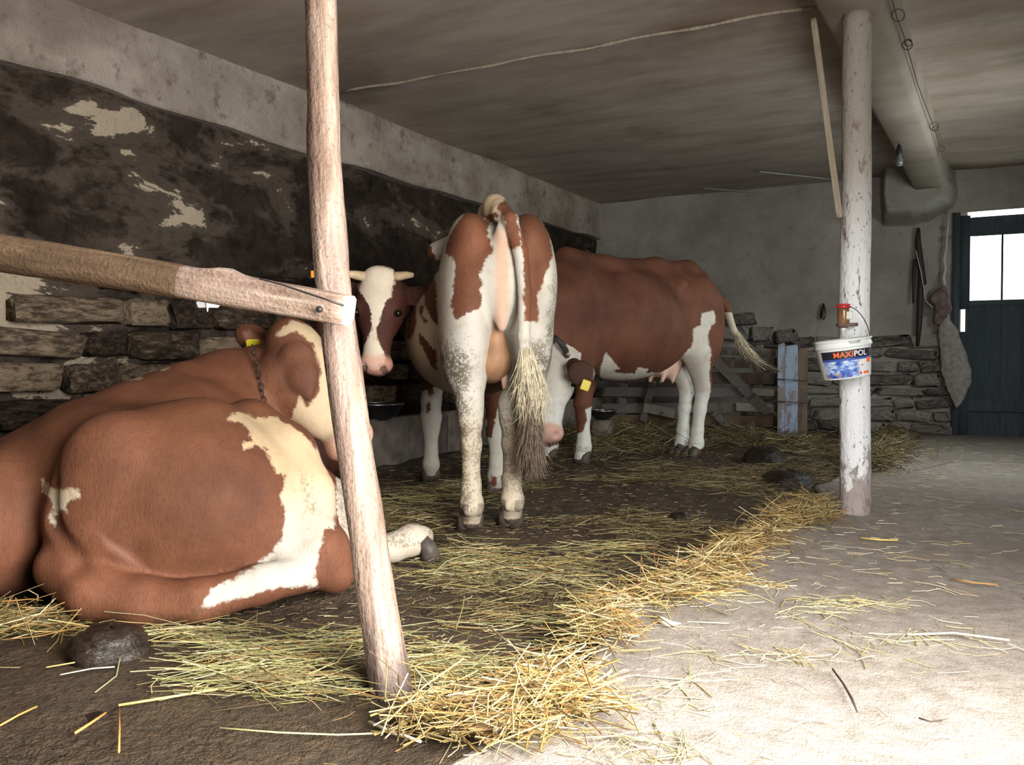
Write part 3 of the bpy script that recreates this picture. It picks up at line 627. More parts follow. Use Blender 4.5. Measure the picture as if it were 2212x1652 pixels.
# ---- cow seen from its left side at the back
def cow_side():
    fw = RT*-.79-FW*.61; L = Frame(at_floor(1492, 986), fw); L.sc = 1.05; R = L.R; org = L.o.copy()
    root = empty('cow', org, 'reddish brown white-faced cow seen from its side, head lowered', 'cow')
    c8 = [L(x, y, 0) for x in (-.5, 2.0) for y in (-.6, .6)]; lo = np.min(c8, 0); hi = np.max(c8, 0)
    f = SDF((lo[0], lo[1], -.03), (hi[0], hi[1], 1.62), .0115)
    k = L.sc; E = lambda *r: tuple(a*k for a in r)
    f.ell(L(.72, 0, .985), E(.66, .34, .40), .08, R); f.ell(L(1.22, 0, 1.02), E(.36, .27, .40), .10, R); f.ell(L(.12, 0, 1.12), E(.36, .25, .29), .08, R)
    f.chain([(L(-.10, 0, 1.34), .06), (L(.05, 0, 1.395), .07), (L(.4, 0, 1.375), .09), (L(.9, 0, 1.355), .09), (L(1.25, 0, 1.40), .09)], .08)
    for q in (1, -1):
        f.cone(L(.40, q*.05, 1.33), L(.36, q*.215, 1.265), .07, .05, .10); f.ell(L(.06, q*.155, .98), E(.22, .11, .34), .06, R)
        x = .06 if q > 0 else -.02
        f.chain([(L(x+.06, q*.15, .80), .125), (L(x-.05, q*.12, .56), .068), (L(x-.06, q*.115, .50), .060), (L(x-.03, q*.11, .36), .049), (L(x-.01, q*.105, .20), .047), (L(x, q*.105, .11), .056), (L(x+.04, q*.105, .03), .052)], .03)
        f.ell(L(1.28, q*.20, .96), E(.17, .09, .33), .08, R)
    for px, py, yy in ((1261, 998, .14), (1190, 991, -.14)):
        g = at_floor(px, py); hx, hy, _ = [float(v[0]) for v in L.coords(np.array([g], np.float32))]
        f.chain([(L(1.24*.5+hx*.5, hy*.95, .78), .095), (L(hx-.02, hy, .56), .072), (L(hx+.01, hy, .42), .064), (L(hx+.005, hy, .34), .052), (L(hx, hy, .18), .045), (L(hx, hy, .11), .055), (L(hx+.03, hy, .03), .052)], .03)
    hd = Head(at(1212, 738, 5.92), at(1184, 945, 5.72)-at(1212, 738, 5.92), RT*.02-FW*1+UPW*.05, .64, .92)
    f.chain([(L(1.36, .0, 1.12), .26), (L(1.55, .08, 1.06), .21), (hd.p(.10, 0, -.16), .14)], .10)
    hd.build(f, ((1, .05, -.2),), .15); earc = at(1256, 806, 5.62); f.cone(hd.p(.12, -.09, -.14), at(1240, 790, 5.68), .045, .05, .03); f.ell(earc, (.088, .03, .082), .03, (RT, FW, UPW))
    # tail swung out behind
    f.chain([(L(-.12, 0, 1.37), .045), (L(-.20, 0, 1.28), .036), (at(1568, 660, 7.35), .033), (at(1585, 715, 7.37), .028), (at(1612, 755, 7.4), .022)], .02)
    me, V = f.mesh('body', org); x, y, z = L.coords(V)
    ps = Plane(at(1400, 780, 6.6), -ray(1400, 780)); S = (1100, 500, 2.95)
    belly = [(590,890),(600,850),(632,770),(680,830),(712,872),(665,885),(700,895),(800,905),(822,865),(885,875),(865,905),(1000,895),(1100,815),(1165,735),(1200,790),(1130,850),(1000,920),(880,990),(700,1000),(585,960)]
    hind = [(1240,510),(1330,480),(1340,560),(1290,620),(1290,690),(1310,780),(1300,900),(1310,1000),(1310,1420),(980,1420),(1060,1100),(1030,960),(1130,860),(1160,780),(1185,690),(1180,610),(1235,585)]
    coat = -ps.sd(V, [belly, hind], *S)
    pfr = Plane(at(1261, 900, 6.4), -ray(1240, 930)); sock = [(490,1130),(535,1105),(560,1170),(560,1490),(400,1490),(428,1290),(470,1280),(500,1210)]; far = [(150,1360),(250,1385),(340,1340),(345,1490),(150,1490)]
    fl = (x > .70) & (z < .56); coat = np.where(fl, -pfr.sd(V, [sock, far], *S), coat)
    h, s, n = hd.coords(V); inh = (h > -.12) & (h < .62) & (np.abs(s) < .30) & (n > -.36) & (n < .15)
    face = np.maximum(np.abs(s)-.118, (-.13-n)); coat = np.where(inh & (np.abs(s) < .15) & (h > .0), np.where(face < .0, face, np.minimum(face, .1)), coat)
    tl = (x < -.27); coat = np.where(tl & (z < 1.10), -.1, coat)
    pink = .8*inh*sstep(.425, .45, h)*(n > -.14)*(np.abs(s) < .10); dirt = .7*sstep(.8, .5, z)*(x < .3)*sstep(.05, .3, z)*sstep(0.02, -.1, x); dirt = np.maximum(dirt, .5*(z < .12)); cream = .25*(z > .5) + .35*tl; eV = V-np.array(earc, np.float32); dark = np.maximum(.9*(z < .03), .75*sstep(.15, .10, np.sqrt((eV**2).sum(1))))
    finish_cow(me, root, MT['coat_chestnut'], coat, pink, dirt, cream, dark)
    for q in (1, -1): g = L((.06 if q > 0 else -.02)+.05, q*.105, 0); hoof_part(root, g, L.f, 1.15)
    for px, py in ((1261, 998), (1190, 991)): g = at_floor(px, py); hoof_part(root, (g.x, g.y, 0), L.f, 1.15)
    for q in (1, -1): part('eye', lathe_me('eye', [(1e-4, -.02)]+[(.02*math.cos(a), .02*math.sin(a)) for a in np.linspace(-1.3, 1.3, 7)]+[(1e-4, .02)], 10), MT['eye'], root).matrix_local = Matrix.Translation(hd.p(.205, q*.104, -.03)-org)
    R3 = None
    e = hd.p(.12, -.30, -.10); tg = box_me('ear_tag', .055, .008, .065, bev=.15); o = link('ear_tag', tg, MT['yellow_tag'], root); o.matrix_local = Matrix.Translation(at(1265, 832, 5.56)-org) @ Matrix.Rotation(YAW, 4, 'Z') @ Matrix.Rotation(.35, 4, 'Y')
    part('collar', tube_me('collar', [at(1188, 742, 5.80), at(1200, 730, 5.78), at(1213, 742, 5.76), at(1222, 757, 5.80), at(1226, 775, 5.95)], .014, 6, flat=1.6), MT['leather'], root)
    part('horn', tube_me('horn', [at(1219, 762, 5.86), at(1228, 764, 5.82), at(1236, 767, 5.80)], [.016, .011, .003], 8), MT['horn'], root)
    u = SDF(np.min([L(.0,-.25,.4), L(.8,.25,.4), L(.0,.25,.4), L(.8,-.25,.4)],0), np.max([L(0,-.25,1), L(.8,.25,1), L(0,.25,1), L(.8,-.25,1)],0), .014)
    u.ell(L(.28, .0, .70), E(.14, .10, .11), .03, R)
    for yy in (.06, -.06): u.cone(L(.36, yy, .63), L(.38, yy, .575), .022, .015, .03); u.cone(L(.26, yy, .63), L(.27, yy, .57), .022, .015, .03)
    um, _ = u.mesh('udder', org); link('udder', um, MT['teat'], root)
    rnd = random.Random(5)
    hair_tuft('tail_switch', root, [at(1590, 715, 7.37), at(1602, 745, 7.38), at(1625, 775, 7.4), at(1660, 800, 7.42)], [.025, .05, .06, .05], 300, MT['tail_cream'], rnd, .004)
    hair_tuft('tail_switch', root, [at(1610, 765, 7.4), at(1640, 785, 7.42), at(1680, 805, 7.44)], [.05, .06, .05], 160, MT['tail_hair'], rnd, .004)
cow_side()

# ---- horned cow looking out between the post and the middle cow
def cow_horned():
    poll = at(817, 590, 4.5); hd = Head(poll, at(805, 795, 4.44)-poll, -FW*1-RT*.08, .485, 1.0)
    fw = RT*1.0-FW*.0+FW*.0; org = at_floor(740, 1075); org.z = 0
    root = empty('cow', org, 'dark brown horned cow with a white blaze peering past the post', 'cow')
    lo = np.min([at(500, 900, 5.6), at(900, 900, 4.3), at(900, 900, 5.7), at(500, 900, 4.6)], 0); hi = np.max([at(500, 900, 5.6), at(900, 900, 4.3), at(900, 900, 5.7), at(500, 900, 4.6)], 0)
    f = SDF((lo[0], lo[1], -.04), (hi[0], hi[1], 1.35), .0105); BX = Vector((1, 0, 0)); BY = Vector((0, 1, 0)); B = Vector((-3.66, 3.98, 0)); RB = (BX, BY, UPW)
    f.ell(B+UPW*.42, (.40, .33, .40), .06, RB); f.ell(B+Vector((.24, 0, .45)), (.26, .26, .36), .06, RB); f.ell(B+Vector((-.20, -.12, .30)), (.20, .2, .3), .06, RB)
    f.chain([(B+Vector((-.32, 0, .70)), .06), (B+Vector((0, 0, .78)), .06), (B+Vector((.3, 0, .78)), .08)], .06)
    f.chain([(B+Vector((.28, -.14, .30)), .10), (B+Vector((.38, -.22, .10)), .075), (B+Vector((.22, -.30, .06)), .05)], .04); f.chain([(B+Vector((-.2, -.26, .22)), .10), (B+Vector((.02, -.36, .09)), .07), (B+Vector((-.26, -.42, .05)), .05)], .04)
    f.chain([(B+Vector((.24, -.02, .58)), .20), ((B+Vector((.32, -.1, .80))).lerp(hd.p(.10, 0, -.2), .5), .17), (hd.p(.10, 0, -.2), .135)], .08)
    f.ell(hd.p(.15, 0, -.09), (.125, .15, .10), .04, (hd.s, hd.h, hd.n)); f.ell(hd.p(.0, 0, -.05), (.085, .05, .06), .04, (hd.s, hd.h, hd.n))
    hd.build(f, ((1, -.10, -.2), (-1, .12, -.25)), .15)
    me, V = f.mesh('body', org); h, s, n = hd.coords(V)
    pl = Plane(hd.p(.2, 0, 0), -ray(812, 690)); blaze = [(1030,330),(1150,310),(1275,340),(1282,450),(1250,560),(1205,600),(1182,700),(1150,780),(1150,850),(1180,930),(1210,960),(1200,1100),(1030,1100),(1030,960),(1080,880),(1112,800),(1112,680),(1080,600),(1040,540),(1005,480)]
    inh = (np.abs(s) < .16) & (n > -.14) & (h > -.12) & (h < .6); coat = np.where(inh, -pl.sd(V, [blaze], 480, 480, 3.441), .2)
    pink = .75*inh*sstep(.41, .45, h); z = V[:, 2]
    finish_cow(me, root, MT['coat_dark'], coat, pink, np.zeros_like(h), np.where(inh, .45, 0), .9*(z < .03)+.8*inh*(((h-.495)/.02)**2+((np.abs(s)-.05)/.018)**2 < 1))
    for hx, hy in ((.20, -.31), (-.29, -.43)): hoof_part(root, B+Vector((hx, hy, 0)), (-1, 0))
    for q, pts in ((1, [(867, 596), (880, 594), (893, 594)]), (-1, [(768, 594), (757, 592), (742, 590)])):
        b = hd.p(.015, 0, -.06); part('horn', tube_me('horn', [at(842 if q > 0 else 792, 598, 4.54)]+[at(px, py, 4.53-.01*i) for i, (px, py) in enumerate(pts)], [.026, .023, .019, .012], 10), MT['horn'], root)
    for q in (1, -1):
        part('eye', lathe_me('eye', [(1e-4, -.02)]+[(.02*math.cos(a), .02*math.sin(a)) for a in np.linspace(-1.3, 1.3, 7)]+[(1e-4, .02)], 10), MT['eye'], root).matrix_local = Matrix.Translation(hd.p(.2, q*.108, -.03)-org)
    o = link('ear_tag', box_me('ear_tag', .03, .006, .035, bev=.15), MT['orange_tag'], root); o['label'] = 'orange plastic ear tag'; o.matrix_local = Matrix.Translation(at(678, 592, 4.5)-org) @ Matrix.Rotation(YAW, 4, 'Z')
cow_horned()

# ---- cow lying in the foreground with its rump to the viewer
def cow_lying():
    org = at_floor(330, 1300); org.z = 0
    root = empty('cow', org, 'brown cow lying on the bedding behind the leaning post', 'cow')
    A = at; R = (RT, FW, UPW); pts = [at(x, y, d) for x, y, d in ((-160, 1000, 2.6), (-160, 1300, 3.3), (960, 1100, 3.9), (950, 700, 4.3), (500, 700, 4.3), (400, 1350, 2.3), (800, 1200, 3.0), (900, 1250, 2.6))]
    lo = np.min(pts, 0); hi = np.max(pts, 0); f = SDF((lo[0]-.05, lo[1]-.05, -.06), (hi[0]+.05, hi[1]+.05, 1.12), .0095)
    # trunk, rump
    f.cone(A(215, 1038, 3.0), A(370, 998, 3.3), .262, .308, .06); f.cone(A(370, 998, 3.3), A(490, 968, 3.65), .308, .292, .06)
    f.chain([(A(95, 1000, 2.95), .055), (A(170, 928, 3.0), .055), (A(270, 878, 3.1), .055), (A(400, 826, 3.4), .06), (A(480, 800, 3.6), .075)], .07)
    # near (right) thigh
    th = math.radians(12); Rt = (RT*math.cos(th)-UPW*math.sin(th), FW, RT*math.sin(th)+UPW*math.cos(th))
    f.ell(A(405, 1085, 2.86), (.385, .29, .315), .09, Rt)
    f.ell(A(225, 1130, 2.72), (.17, .14, .17), .08, R); f.ell(A(690, 1170, 2.80), (.06, .07, .07), .04, R)
    f.ell(A(440, 925, 2.88), (.10, .10, .08), .08, R)      # hip
    f.ell(A(250, 1010, 2.70), (.16, .12, .17), .06, R)     # pin bone
    f.chain([(A(540, 925, 3.02), .10), (A(610, 985, 2.98), .105), (A(645, 1070, 2.92), .105), (A(655, 1150, 2.86), .10), (A(668, 1220, 2.8), .075)], .05)
    f.chain([(A(640, 1180, 2.80), .10), (A(700, 1190, 2.78), .072), (A(722, 1238, 2.78), .062)], .04)
    # far thigh beyond the tail, and the folded shank along the ground
    f.ell(A(15, 1125, 2.88), (.17, .32, .235), .08, R); f.cone(A(10, 1085, 3.05), A(190, 1020, 3.15), .20, .24, .10)
    f.chain([(A(140, 1225, 2.68), .085), (A(205, 1278, 2.60), .078), (A(310, 1302, 2.58), .068), (A(430, 1299, 2.58), .062), (A(560, 1262, 2.64), .055), (A(660, 1240, 2.72), .055)], .03)
    # forelegs: one folded, one stretched out past the post
    f.chain([(A(620, 1000, 3.65), .12), (A(700, 1100, 3.5), .085), (A(738, 1160, 3.42), .066), (A(800, 1192, 3.40), .052), (A(850, 1182, 3.42), .050), (A(890, 1166, 3.46), .056), (A(912, 1160, 3.5), .045)], .03)
    f.chain([(A(600, 1000, 3.8), .12), (A(730, 1085, 3.75), .075), (A(690, 1100, 3.9), .05)], .04)
    # neck and head
    f.chain([(A(480, 900, 3.62), .24), (A(560, 862, 3.74), .205), (A(622, 830, 3.80), .17), (A(650, 800, 3.8), .14)], .08)
    hd = Head(A(668, 702, 3.74), A(800, 936, 3.62)-A(668, 702, 3.74), RT*.62+UPW*.35+FW*.45, .565, 1.08)
    hd.build(f, (), .12)
    f.cone(hd.p(.17, 0, -.17), hd.p(.34, 0, -.13), .105, .075, .05)
    # ears: far one stands up behind the neck, near one hangs over the cheek
    d = (A(510, 708, 3.95)-A(600, 750, 3.85)).normalized(); e2 = Vector((0, 0, 1)); e2 = (e2-d*e2.dot(d)).normalized(); e3 = d.cross(e2)
    f.cone(A(612, 752, 3.85), A(570, 742, 3.88), .04, .035, .03); f.ell(A(550, 734, 3.86), (.115, .064, .022), .02, (d, e2, e3)); f.ell(A(546, 733, 3.83), (.07, .036, .016), .012, (d, e2, e3), 'sub')
    f.chain([(A(620, 738, 3.60), .045), (A(640, 775, 3.52), .058), (A(655, 815, 3.49), .050), (A(666, 852, 3.48), .018)], .03, (FW, .5))
    # creases: round the tail and along the thigh
    f.chain([(A(112, 960, 2.66), .010), (A(100, 1040, 2.62), .018), (A(108, 1130, 2.60), .018), (A(160, 1215, 2.56), .018), (A(250, 1277, 2.49), .016), (A(380, 1308, 2.49), .014), (A(500, 1298, 2.52), .012), (A(600, 1275, 2.56), .01)], .035, None, 'sub')
    f.chain([(A(200, 965, 2.50), .012), (A(250, 930, 2.54), .02), (A(330, 900, 2.62), .01)], .07, None, 'sub')
    me, V = f.mesh('body', org); z = V[:, 2]
    pl = Plane(A(590, 1080, 2.75), -ray(590, 1080)); S = (380, 840, 3.305)
    flank = [(360,210),(420,150),(500,140),(560,180),(640,170),(720,170),(830,240),(940,330),(1040,430),(1120,600),(1170,720),(1170,850),(1130,950),(1110,990),(1060,1000),(1020,1150),(990,1290),(1000,1390),(800,1390),(640,1410),(500,1450),(200,1530),(260,1400),(330,1370),(500,1290),(690,1160),(750,1060),(780,900),(740,760),(790,620),(710,600),(680,500),(640,430),(560,400),(490,430),(490,380),(550,380),(510,280),(450,230)]
    q = V-np.array(C0, np.float32); dep = q@np.array(CF, np.float32)
    near = dep < 3.12; coat = np.where(near, -pl.sd(V, [flank], *S), .3)
    tp = [(300,440),(380,520),(450,520),(540,515),(575,575),(500,600),(470,640),(490,690),(440,650),(400,690),(400,780),(350,760),(380,600),(310,540)]
    coat = np.where(near, np.minimum(coat, -Plane(A(135, 1080, 2.68), -ray(135, 1080)).sd(V, [tp], 0, 900, 3.305)), coat)
    ph = Plane(A(680, 830, 3.66), -ray(680, 830)); facep = [(400,850),(510,735),(720,780),(1100,900),(1200,1600),(800,1750),(480,1660),(470,1550),(560,1350),(580,1250),(640,1250),(700,1130),(690,1030),(660,930),(600,870),(470,880)]
    coat = np.where(~near, -ph.sd(V, [facep], 480, 480, 3.441), coat)
    back = Plane(A(280, 840, 3.1), -ray(280, 840)); coat = np.where(~near, np.minimum(coat, -back.sd(V, [[(560,295),(640,262),(700,250),(710,268),(640,285),(570,312)], [(800,215),(850,205),(850,220),(805,228)]], 0, 700, 2.304)), coat)
    px = q@np.array(RT, np.float32)/dep*FPX+CX; fore = (px > 726) & (dep > 3.05) & (z < .32); coat = np.where(fore, -.1, coat)
    pp = Plane(A(270, 1190, 2.58), -ray(270, 1190)).sd(V, [[(700,830),(800,890),(940,960),(1040,1060),(1080,1110),(960,1080),(860,1020),(750,930)]], 0, 900, 3.305); pe = ph.sd(V, [[(0,0),(10,1)], [(505,705),(530,700),(580,735),(590,760),(520,745)]], 0, 0, 1)
    pink = np.maximum(np.where(near, .55*sstep(-.01, .03, pp), 0), np.where(dep > 3.82, .5*sstep(0, .02, pe), 0)); h, s, n = hd.coords(V); pink = np.maximum(pink, .7*sstep(.43, .46, h)*(np.abs(s) < .1)*(dep > 3.4)*(n > -.2)*(h < .6))
    pd = pl.sd(V, [[(860,560),(960,600),(1060,760),(1060,900),(980,960),(900,800)]], *S); dirt = np.where(near, .75*sstep(-.03, .05, pd), 0); dirt = np.maximum(dirt, .55*fore*(z > .05)); dirt = np.maximum(dirt, .5*(z < .06)*(dep < 3.1))
    py = (q@np.array(-CU, np.float32))/dep*FPX+CY; ear = ph.sd(V, [[(585,740),(640,718),(676,745),(694,800),(686,850),(664,876),(650,850),(600,850)]], 0, 0, 1); ear = np.where((dep > 3.2) & (dep < 3.9), ear, -1); earm = sstep(-.01, .015, ear)*(dep < 3.62); coat = np.where(~near, np.maximum(coat, ear), coat)
    crm = np.where(near, sstep(1200, 1000, (q@np.array(-CU, np.float32))/dep*FPX+CY)*.95, .85)
    finish_cow(me, root, MT['coat_red'], coat, pink, dirt, np.where(fore, .3, crm), .35*earm)
    g = A(914, 1164, 3.46); hoof_part(root, (g.x, g.y, 0), RT*1+FW*.2)
    chain_links('neck_chain', root, [A(545, 745, 3.56), A(556, 790, 3.50), A(566, 840, 3.47), A(575, 890, 3.46), A(590, 900, 3.50)], MT['iron'])
    o = link('ear_tag', box_me('ear_tag', .062, .007, .062, bev=.2), MT['yellow_tag'], root); o.matrix_local = Matrix.Translation(A(548, 748, 3.80)-org) @ Matrix.Rotation(YAW, 4, 'Z') @ Matrix.Rotation(.3, 4, 'X')
cow_lying()

# ================================================================== POSTS, RAIL, LATH
def log_me(name, L, r0, r1, n=11, seg=26, hew=.10, bend=.008, seed=1, knots=(), flare=0.0, smooth=False, path=None, sq=None):
    r = np.random.default_rng(seed); fac = 1+r.normal(0, hew*.5, n); V = []; Q = []; T = []
    for i in range(seg+1):
        t = i/seg; z = t*L; rad = r0+(r1-r0)*t + flare*math.exp(-t*9); ox = bend*math.sin(t*5+seed)+bend*.5*math.sin(t*13+seed*2); oy = bend*math.cos(t*4+seed)
        if path: dx, dy = path(z); ox += dx; oy += dy
        fac = fac*.8+.2*(1+r.normal(0, hew, n))
        for k in range(n):
            a = 2*math.pi*(k+.15*math.sin(t*9+k))/n; rr = rad*fac[k]
            if sq: rr *= 1+(min(.92/max(abs(math.cos(a-sq[1])), abs(math.sin(a-sq[1]))), 1.22)-1)*min(1, max(0, (z-sq[0])/.15))
            for (kz, ka, kr) in knots: rr += kr*math.exp(-((z-kz)/.04)**2-(((a-ka+math.pi) % (2*math.pi)-math.pi)/.35)**2)
            V.append((ox+rr*math.cos(a), oy+rr*math.sin(a), z))
    for i in range(seg):
        for k in range(n): k2 = (k+1) % n; Q.append([i*n+k, i*n+k2, (i+1)*n+k2, (i+1)*n+k])
    V.append((V[0][0]-r0, V[0][1], 0)); c0 = len(V)-1; V[c0] = tuple(np.mean(V[:n], 0)); 
    V.append(tuple(np.mean(V[seg*n:seg*n+n], 0))); c1 = len(V)-1
    for k in range(n): k2 = (k+1) % n; T += [[c0, k2, k], [c1, seg*n+k, seg*n+k2]]
    me = mesh_np(name, V, Q, T, smooth); 
    return me
# leaning post: centreline through four sightings of the photograph
pb = at_floor(849, 1492)
sight = [(849, 1492, 2.065), (818, 1300, 2.10), (786, 1100, 2.14), (757, 900, 2.18), (729, 700, 2.22), (717, 600, 2.24), (699, 350, 2.29), (692, 0, 2.36), (690, -160, 2.39), (690, -520, 2.46)]
cpt = [at(*q) for q in sight]; pb2 = pb+Vector((.004, 0, -.05)); top = cpt[-1]; top = cpt[-2]+(cpt[-1]-cpt[-2])*((H-.075-cpt[-2].z)/(cpt[-1].z-cpt[-2].z))
Mp = axis_mat(pb2, top); Lp = (top-pb2).length; loc_ = [Mp.inverted() @ q for q in [pb2]+cpt[:-1]+[top]]
def post_path(z): zs = [q.z for q in loc_]; return float(np.interp(z, zs, [q.x for q in loc_])), float(np.interp(z, zs, [q.y for q in loc_]))
post = link('leaning_post', log_me('leaning_post', Lp, .0455, .037, 9, 44, .17, .003, 4, knots=((1.35, 2.2, .006), (.7, 4.0, .006)), flare=.004, path=post_path), MT['peeled_log']); post.matrix_world = Mp
tag(post, 'leaning peeled log post in front of the lying cow', 'post')
rb = at(752, 676, 2.075); ra = at(-420, 470, 2.42); dr_ = (rb-ra)
rail = empty('rail', ra, 'rough round log rail nailed across the leaning post', 'rail'); Mr = axis_mat(ra, rb)
rm = log_me('log', dr_.length, .056, .037, 16, 48, .05, .006, 9, knots=((dr_.length-.30, 1.9, .014), (dr_.length-.34, 2.2, .010)), sq=(dr_.length-.5, .1))
rl = link('log', rm, MT['bark_log'], rail); rl.matrix_local = Matrix.Translation(-ra) @ Mr
rm.materials.append(MT['peeled_log']); rm.materials.append(MT['endgrain'])
mi = np.zeros(len(rm.polygons), np.int32); ct = np.zeros(len(rm.polygons)*3, np.float32); rm.polygons.foreach_get('center', ct); ct = ct.reshape(-1, 3)
mi[ct[:, 2] > dr_.length-.42] = 1; mi[ct[:, 2] > dr_.length-.006] = 2; rm.polygons.foreach_set('material_index', mi)
ncp = at(690, 668, 2.03); nl = part('nail', lathe_me('nail', [(1e-4, .006), (.006, .005), (.008, 0), (.004, -.004), (.004, -.03)], 10), MT['iron'], rail); nl.matrix_parent_inverse = Matrix.Identity(4); nl.matrix_local = Matrix.Translation(-ra) @ axis_mat(ncp, C0)
ck = [at(560, 602, 2.045), at(610, 615, 2.035), at(660, 632, 2.03), at(700, 645, 2.025), at(742, 660, 2.024)]
part('crack', tube_me('crack', ck, [.0012, .0022, .0026, .0024, .003], 6), MT['iron'], rail)
# whitewashed post under the beam
q0 = at_floor(1847, 1106); q1 = at(1842, 38, 4.42); q1 = Vector((q0.x+(q1.x-q0.x)*.6, q0.y+.0, bz+.01)); q0.z = -.03
wp = link('whitewashed_post', log_me('whitewashed_post', (q1-q0).length, .0745, .070, 22, 50, .035, .005, 3, smooth=True), MT['whitewash']); wp.matrix_world = axis_mat(q0, q1)
tag(wp, 'stout whitewashed log post holding up the concrete beam', 'post')
la = at(1757, 62, 4.52); la.z = bz-.0; lb2 = at(1814, 470, 4.46)
lt = link('lath', box_me('lath', .030, .016, (lb2-la).length, bev=.1), MT['lath']); lt.matrix_world = axis_mat(la, lb2) @ Matrix.Translation((0, 0, (lb2-la).length/2))
tag(lt, 'thin pale wooden lath slanting from the beam to the whitewashed post', 'lath')

# ================================================================== BUCKET AND JAR ON THE POST
bc = at(1824, 776, 4.29); bk = empty('paint_bucket', bc, 'white plastic paint bucket hanging on the whitewashed post', 'bucket')
Rb = Matrix.Rotation(YAW+math.radians(3), 4, 'Z') @ Matrix.Rotation(math.radians(-7.5), 4, 'Y'); bk.rotation_euler = Rb.to_euler()
prof = [(.001, -.088), (.105, -.088), (.109, -.082), (.125, .055), (.127, .058), (.132, .060), (.132, .070), (.128, .072), (.130, .088), (.134, .090), (.134, .096), (.125, .096), (.122, .07), (.106, -.078), (.001, -.08)]
link('shell', lathe_me('shell', prof, 40), MT['white_plastic'], bk)
def rad_at(z): return .109+(z+.082)*(.016/.137)
def wrap(x, z, off=.0012): a = x/.117; r = rad_at(z)+off; return (r*math.sin(a), -r*math.cos(a), z)
def band(name, x0, x1, z0, z1, mat, off=.0012, n=24):
    V = [wrap(x, z, off) for x in np.linspace(x0, x1, n) for z in np.linspace(z0, z1, 3)]; Q = []
    for i in range(n-1):
        for j in range(2): b = i*3+j; Q.append([b, b+3, b+4, b+1])
    return link(name, mesh_np(name, V, Q), mat, bk)
band('label_band', -.155, .115, .008, .046, MT['black_print']); band('label_stripe', -.155, .125, -.002, .009, MT['blue_print']); band('label_picture', -.150, .12, -.080, -.0015, MT['print'])
def text_part(name, s, size, x, z, mat, off=.0022, parent=None, bold=.0):
    cu = bpy.data.curves.new(name, 'FONT'); cu.body = s; cu.size = size; cu.resolution_u = 3; cu.offset = bold; tmp = bpy.data.objects.new(name, cu); COL.objects.link(tmp)
    dg = bpy.context.evaluated_depsgraph_get(); me = bpy.data.meshes.new_from_object(tmp.evaluated_get(dg)); bpy.data.objects.remove(tmp)
    w = max(v.co.x for v in me.vertices)
    for v in me.vertices: v.co = wrap(x+v.co.x, z+v.co.y, off)
    return link(name, me, mat, bk), w
_, w1 = text_part('lettering', 'MAXI', .036, -.093, .0155, MT['orange_print'], bold=.0007); text_part('lettering', 'POL', .036, -.093+w1+.003, .0155, MT['white_print'], bold=.0007)
text_part('mark', '\u00ae', .018, .083, .026, MT['red_plastic']); band('emblem', .062, .090, -.020, .004, MT['orange_print'], .0026, 6); 
band('mark', .030, .037, -.033, -.026, MT['red_plastic'], .0024, 4); band('mark', .040, .078, -.071, -.060, MT['orange_print'], .0024, 6); band('mark', .020, .030, -.071, -.061, MT['red_plastic'], .0024, 4)
V = [wrap(x, z, o) for x, z, o in ((-.025, .088, .009), (-.017, .074, .009), (.020, .074, .009), (.028, .088, .009), (-.025, .088, .002), (-.017, .074, .002), (.020, .074, .002), (.028, .088, .002))]
link('rim_lug', mesh_np('rim_lug', V, [[0, 1, 2, 3], [0, 4, 5, 1], [1, 5, 6, 2], [2, 6, 7, 3]], smooth=False), MT['white_plastic'], bk)
hp = [(.136*math.cos(a), -.03*math.sin(a), .066+.19*math.sin(a)) for a in np.linspace(0, math.pi, 21)]
link('handle', tube_me('handle', hp, .0022, 6), MT['wire'], bk)
jc = at(1822, 688, 4.36); jr = empty('jar', jc, 'glass jar with a red lid strapped to the whitewashed post above the bucket', 'jar')
link('glass', lathe_me('glass', [(.001, -.045), (.02, -.045), (.028, -.03), (.029, .04), (.027, .055), (.001, .055)], 18), MT['jar_brown'], jr)
link('lid', lathe_me('lid', [(.001, .07), (.031, .07), (.033, .066), (.033, .053), (.031, .05), (.001, .05)], 20), MT['red_plastic'], jr)
link('nozzle', lathe_me('nozzle', [(.001, -.044), (.012, -.044), (.013, -.055), (.007, -.06), (.006, -.078), (.001, -.082)], 12), MT['glass_white'], jr)
link('strap', tube_me('strap', [(-.03, .0, -.03), (0, -.031, -.032), (.032, 0, -.03), (.06, .03, -.028)], .006, 6, flat=1.6), MT['rag'], jr)
o = link('paper', box_me('paper', .03, .004, .035, bev=.15, jit=.04), MT['glass_white'], jr); o.location = (.028, -.02, .015)

# ================================================================== CEILING THINGS
lc = at(1942, 340, 7.1); lbp = empty('light_bulb', lc, 'bare bulb in a black holder under the beam', 'lamp'); s = 1
link('holder', lathe_me('holder', [(.001, .10), (.010, .10), (.02, .07), (.025, .03), (.024, .02), (.001, .02)], 14), MT['rubber'], lbp); link('bulb', lathe_me('bulb', [(.014, .025), (.016, .01), (.03, -.02), (.033, -.04), (.026, -.062), (.001, -.072)], 16), MT['bulb_glass'], lbp)
link('cord', tube_me('cord', [(0, 0, .10), (0, .005, .14), (.0, .0, max(.2, bz-lc.z+.005))], .004, 6), MT['rubber'], lbp)
wpx = [(1925, -8), (1938, 40), (1952, 75), (1962, 110), (1985, 190), (2004, 240), (2018, 275), (2030, 315), (2038, 345)]
wps = [at_ceil(x, y, .20) for x, y in wpx]; wr0 = wps[0]
wt = empty('ceiling_wire', wr0, 'thin rusty wire with loops strung along the ceiling beside the beam', 'wire'); part('wire', tube_me('wire', wps, .0032, 6), MT['wire'], wt)
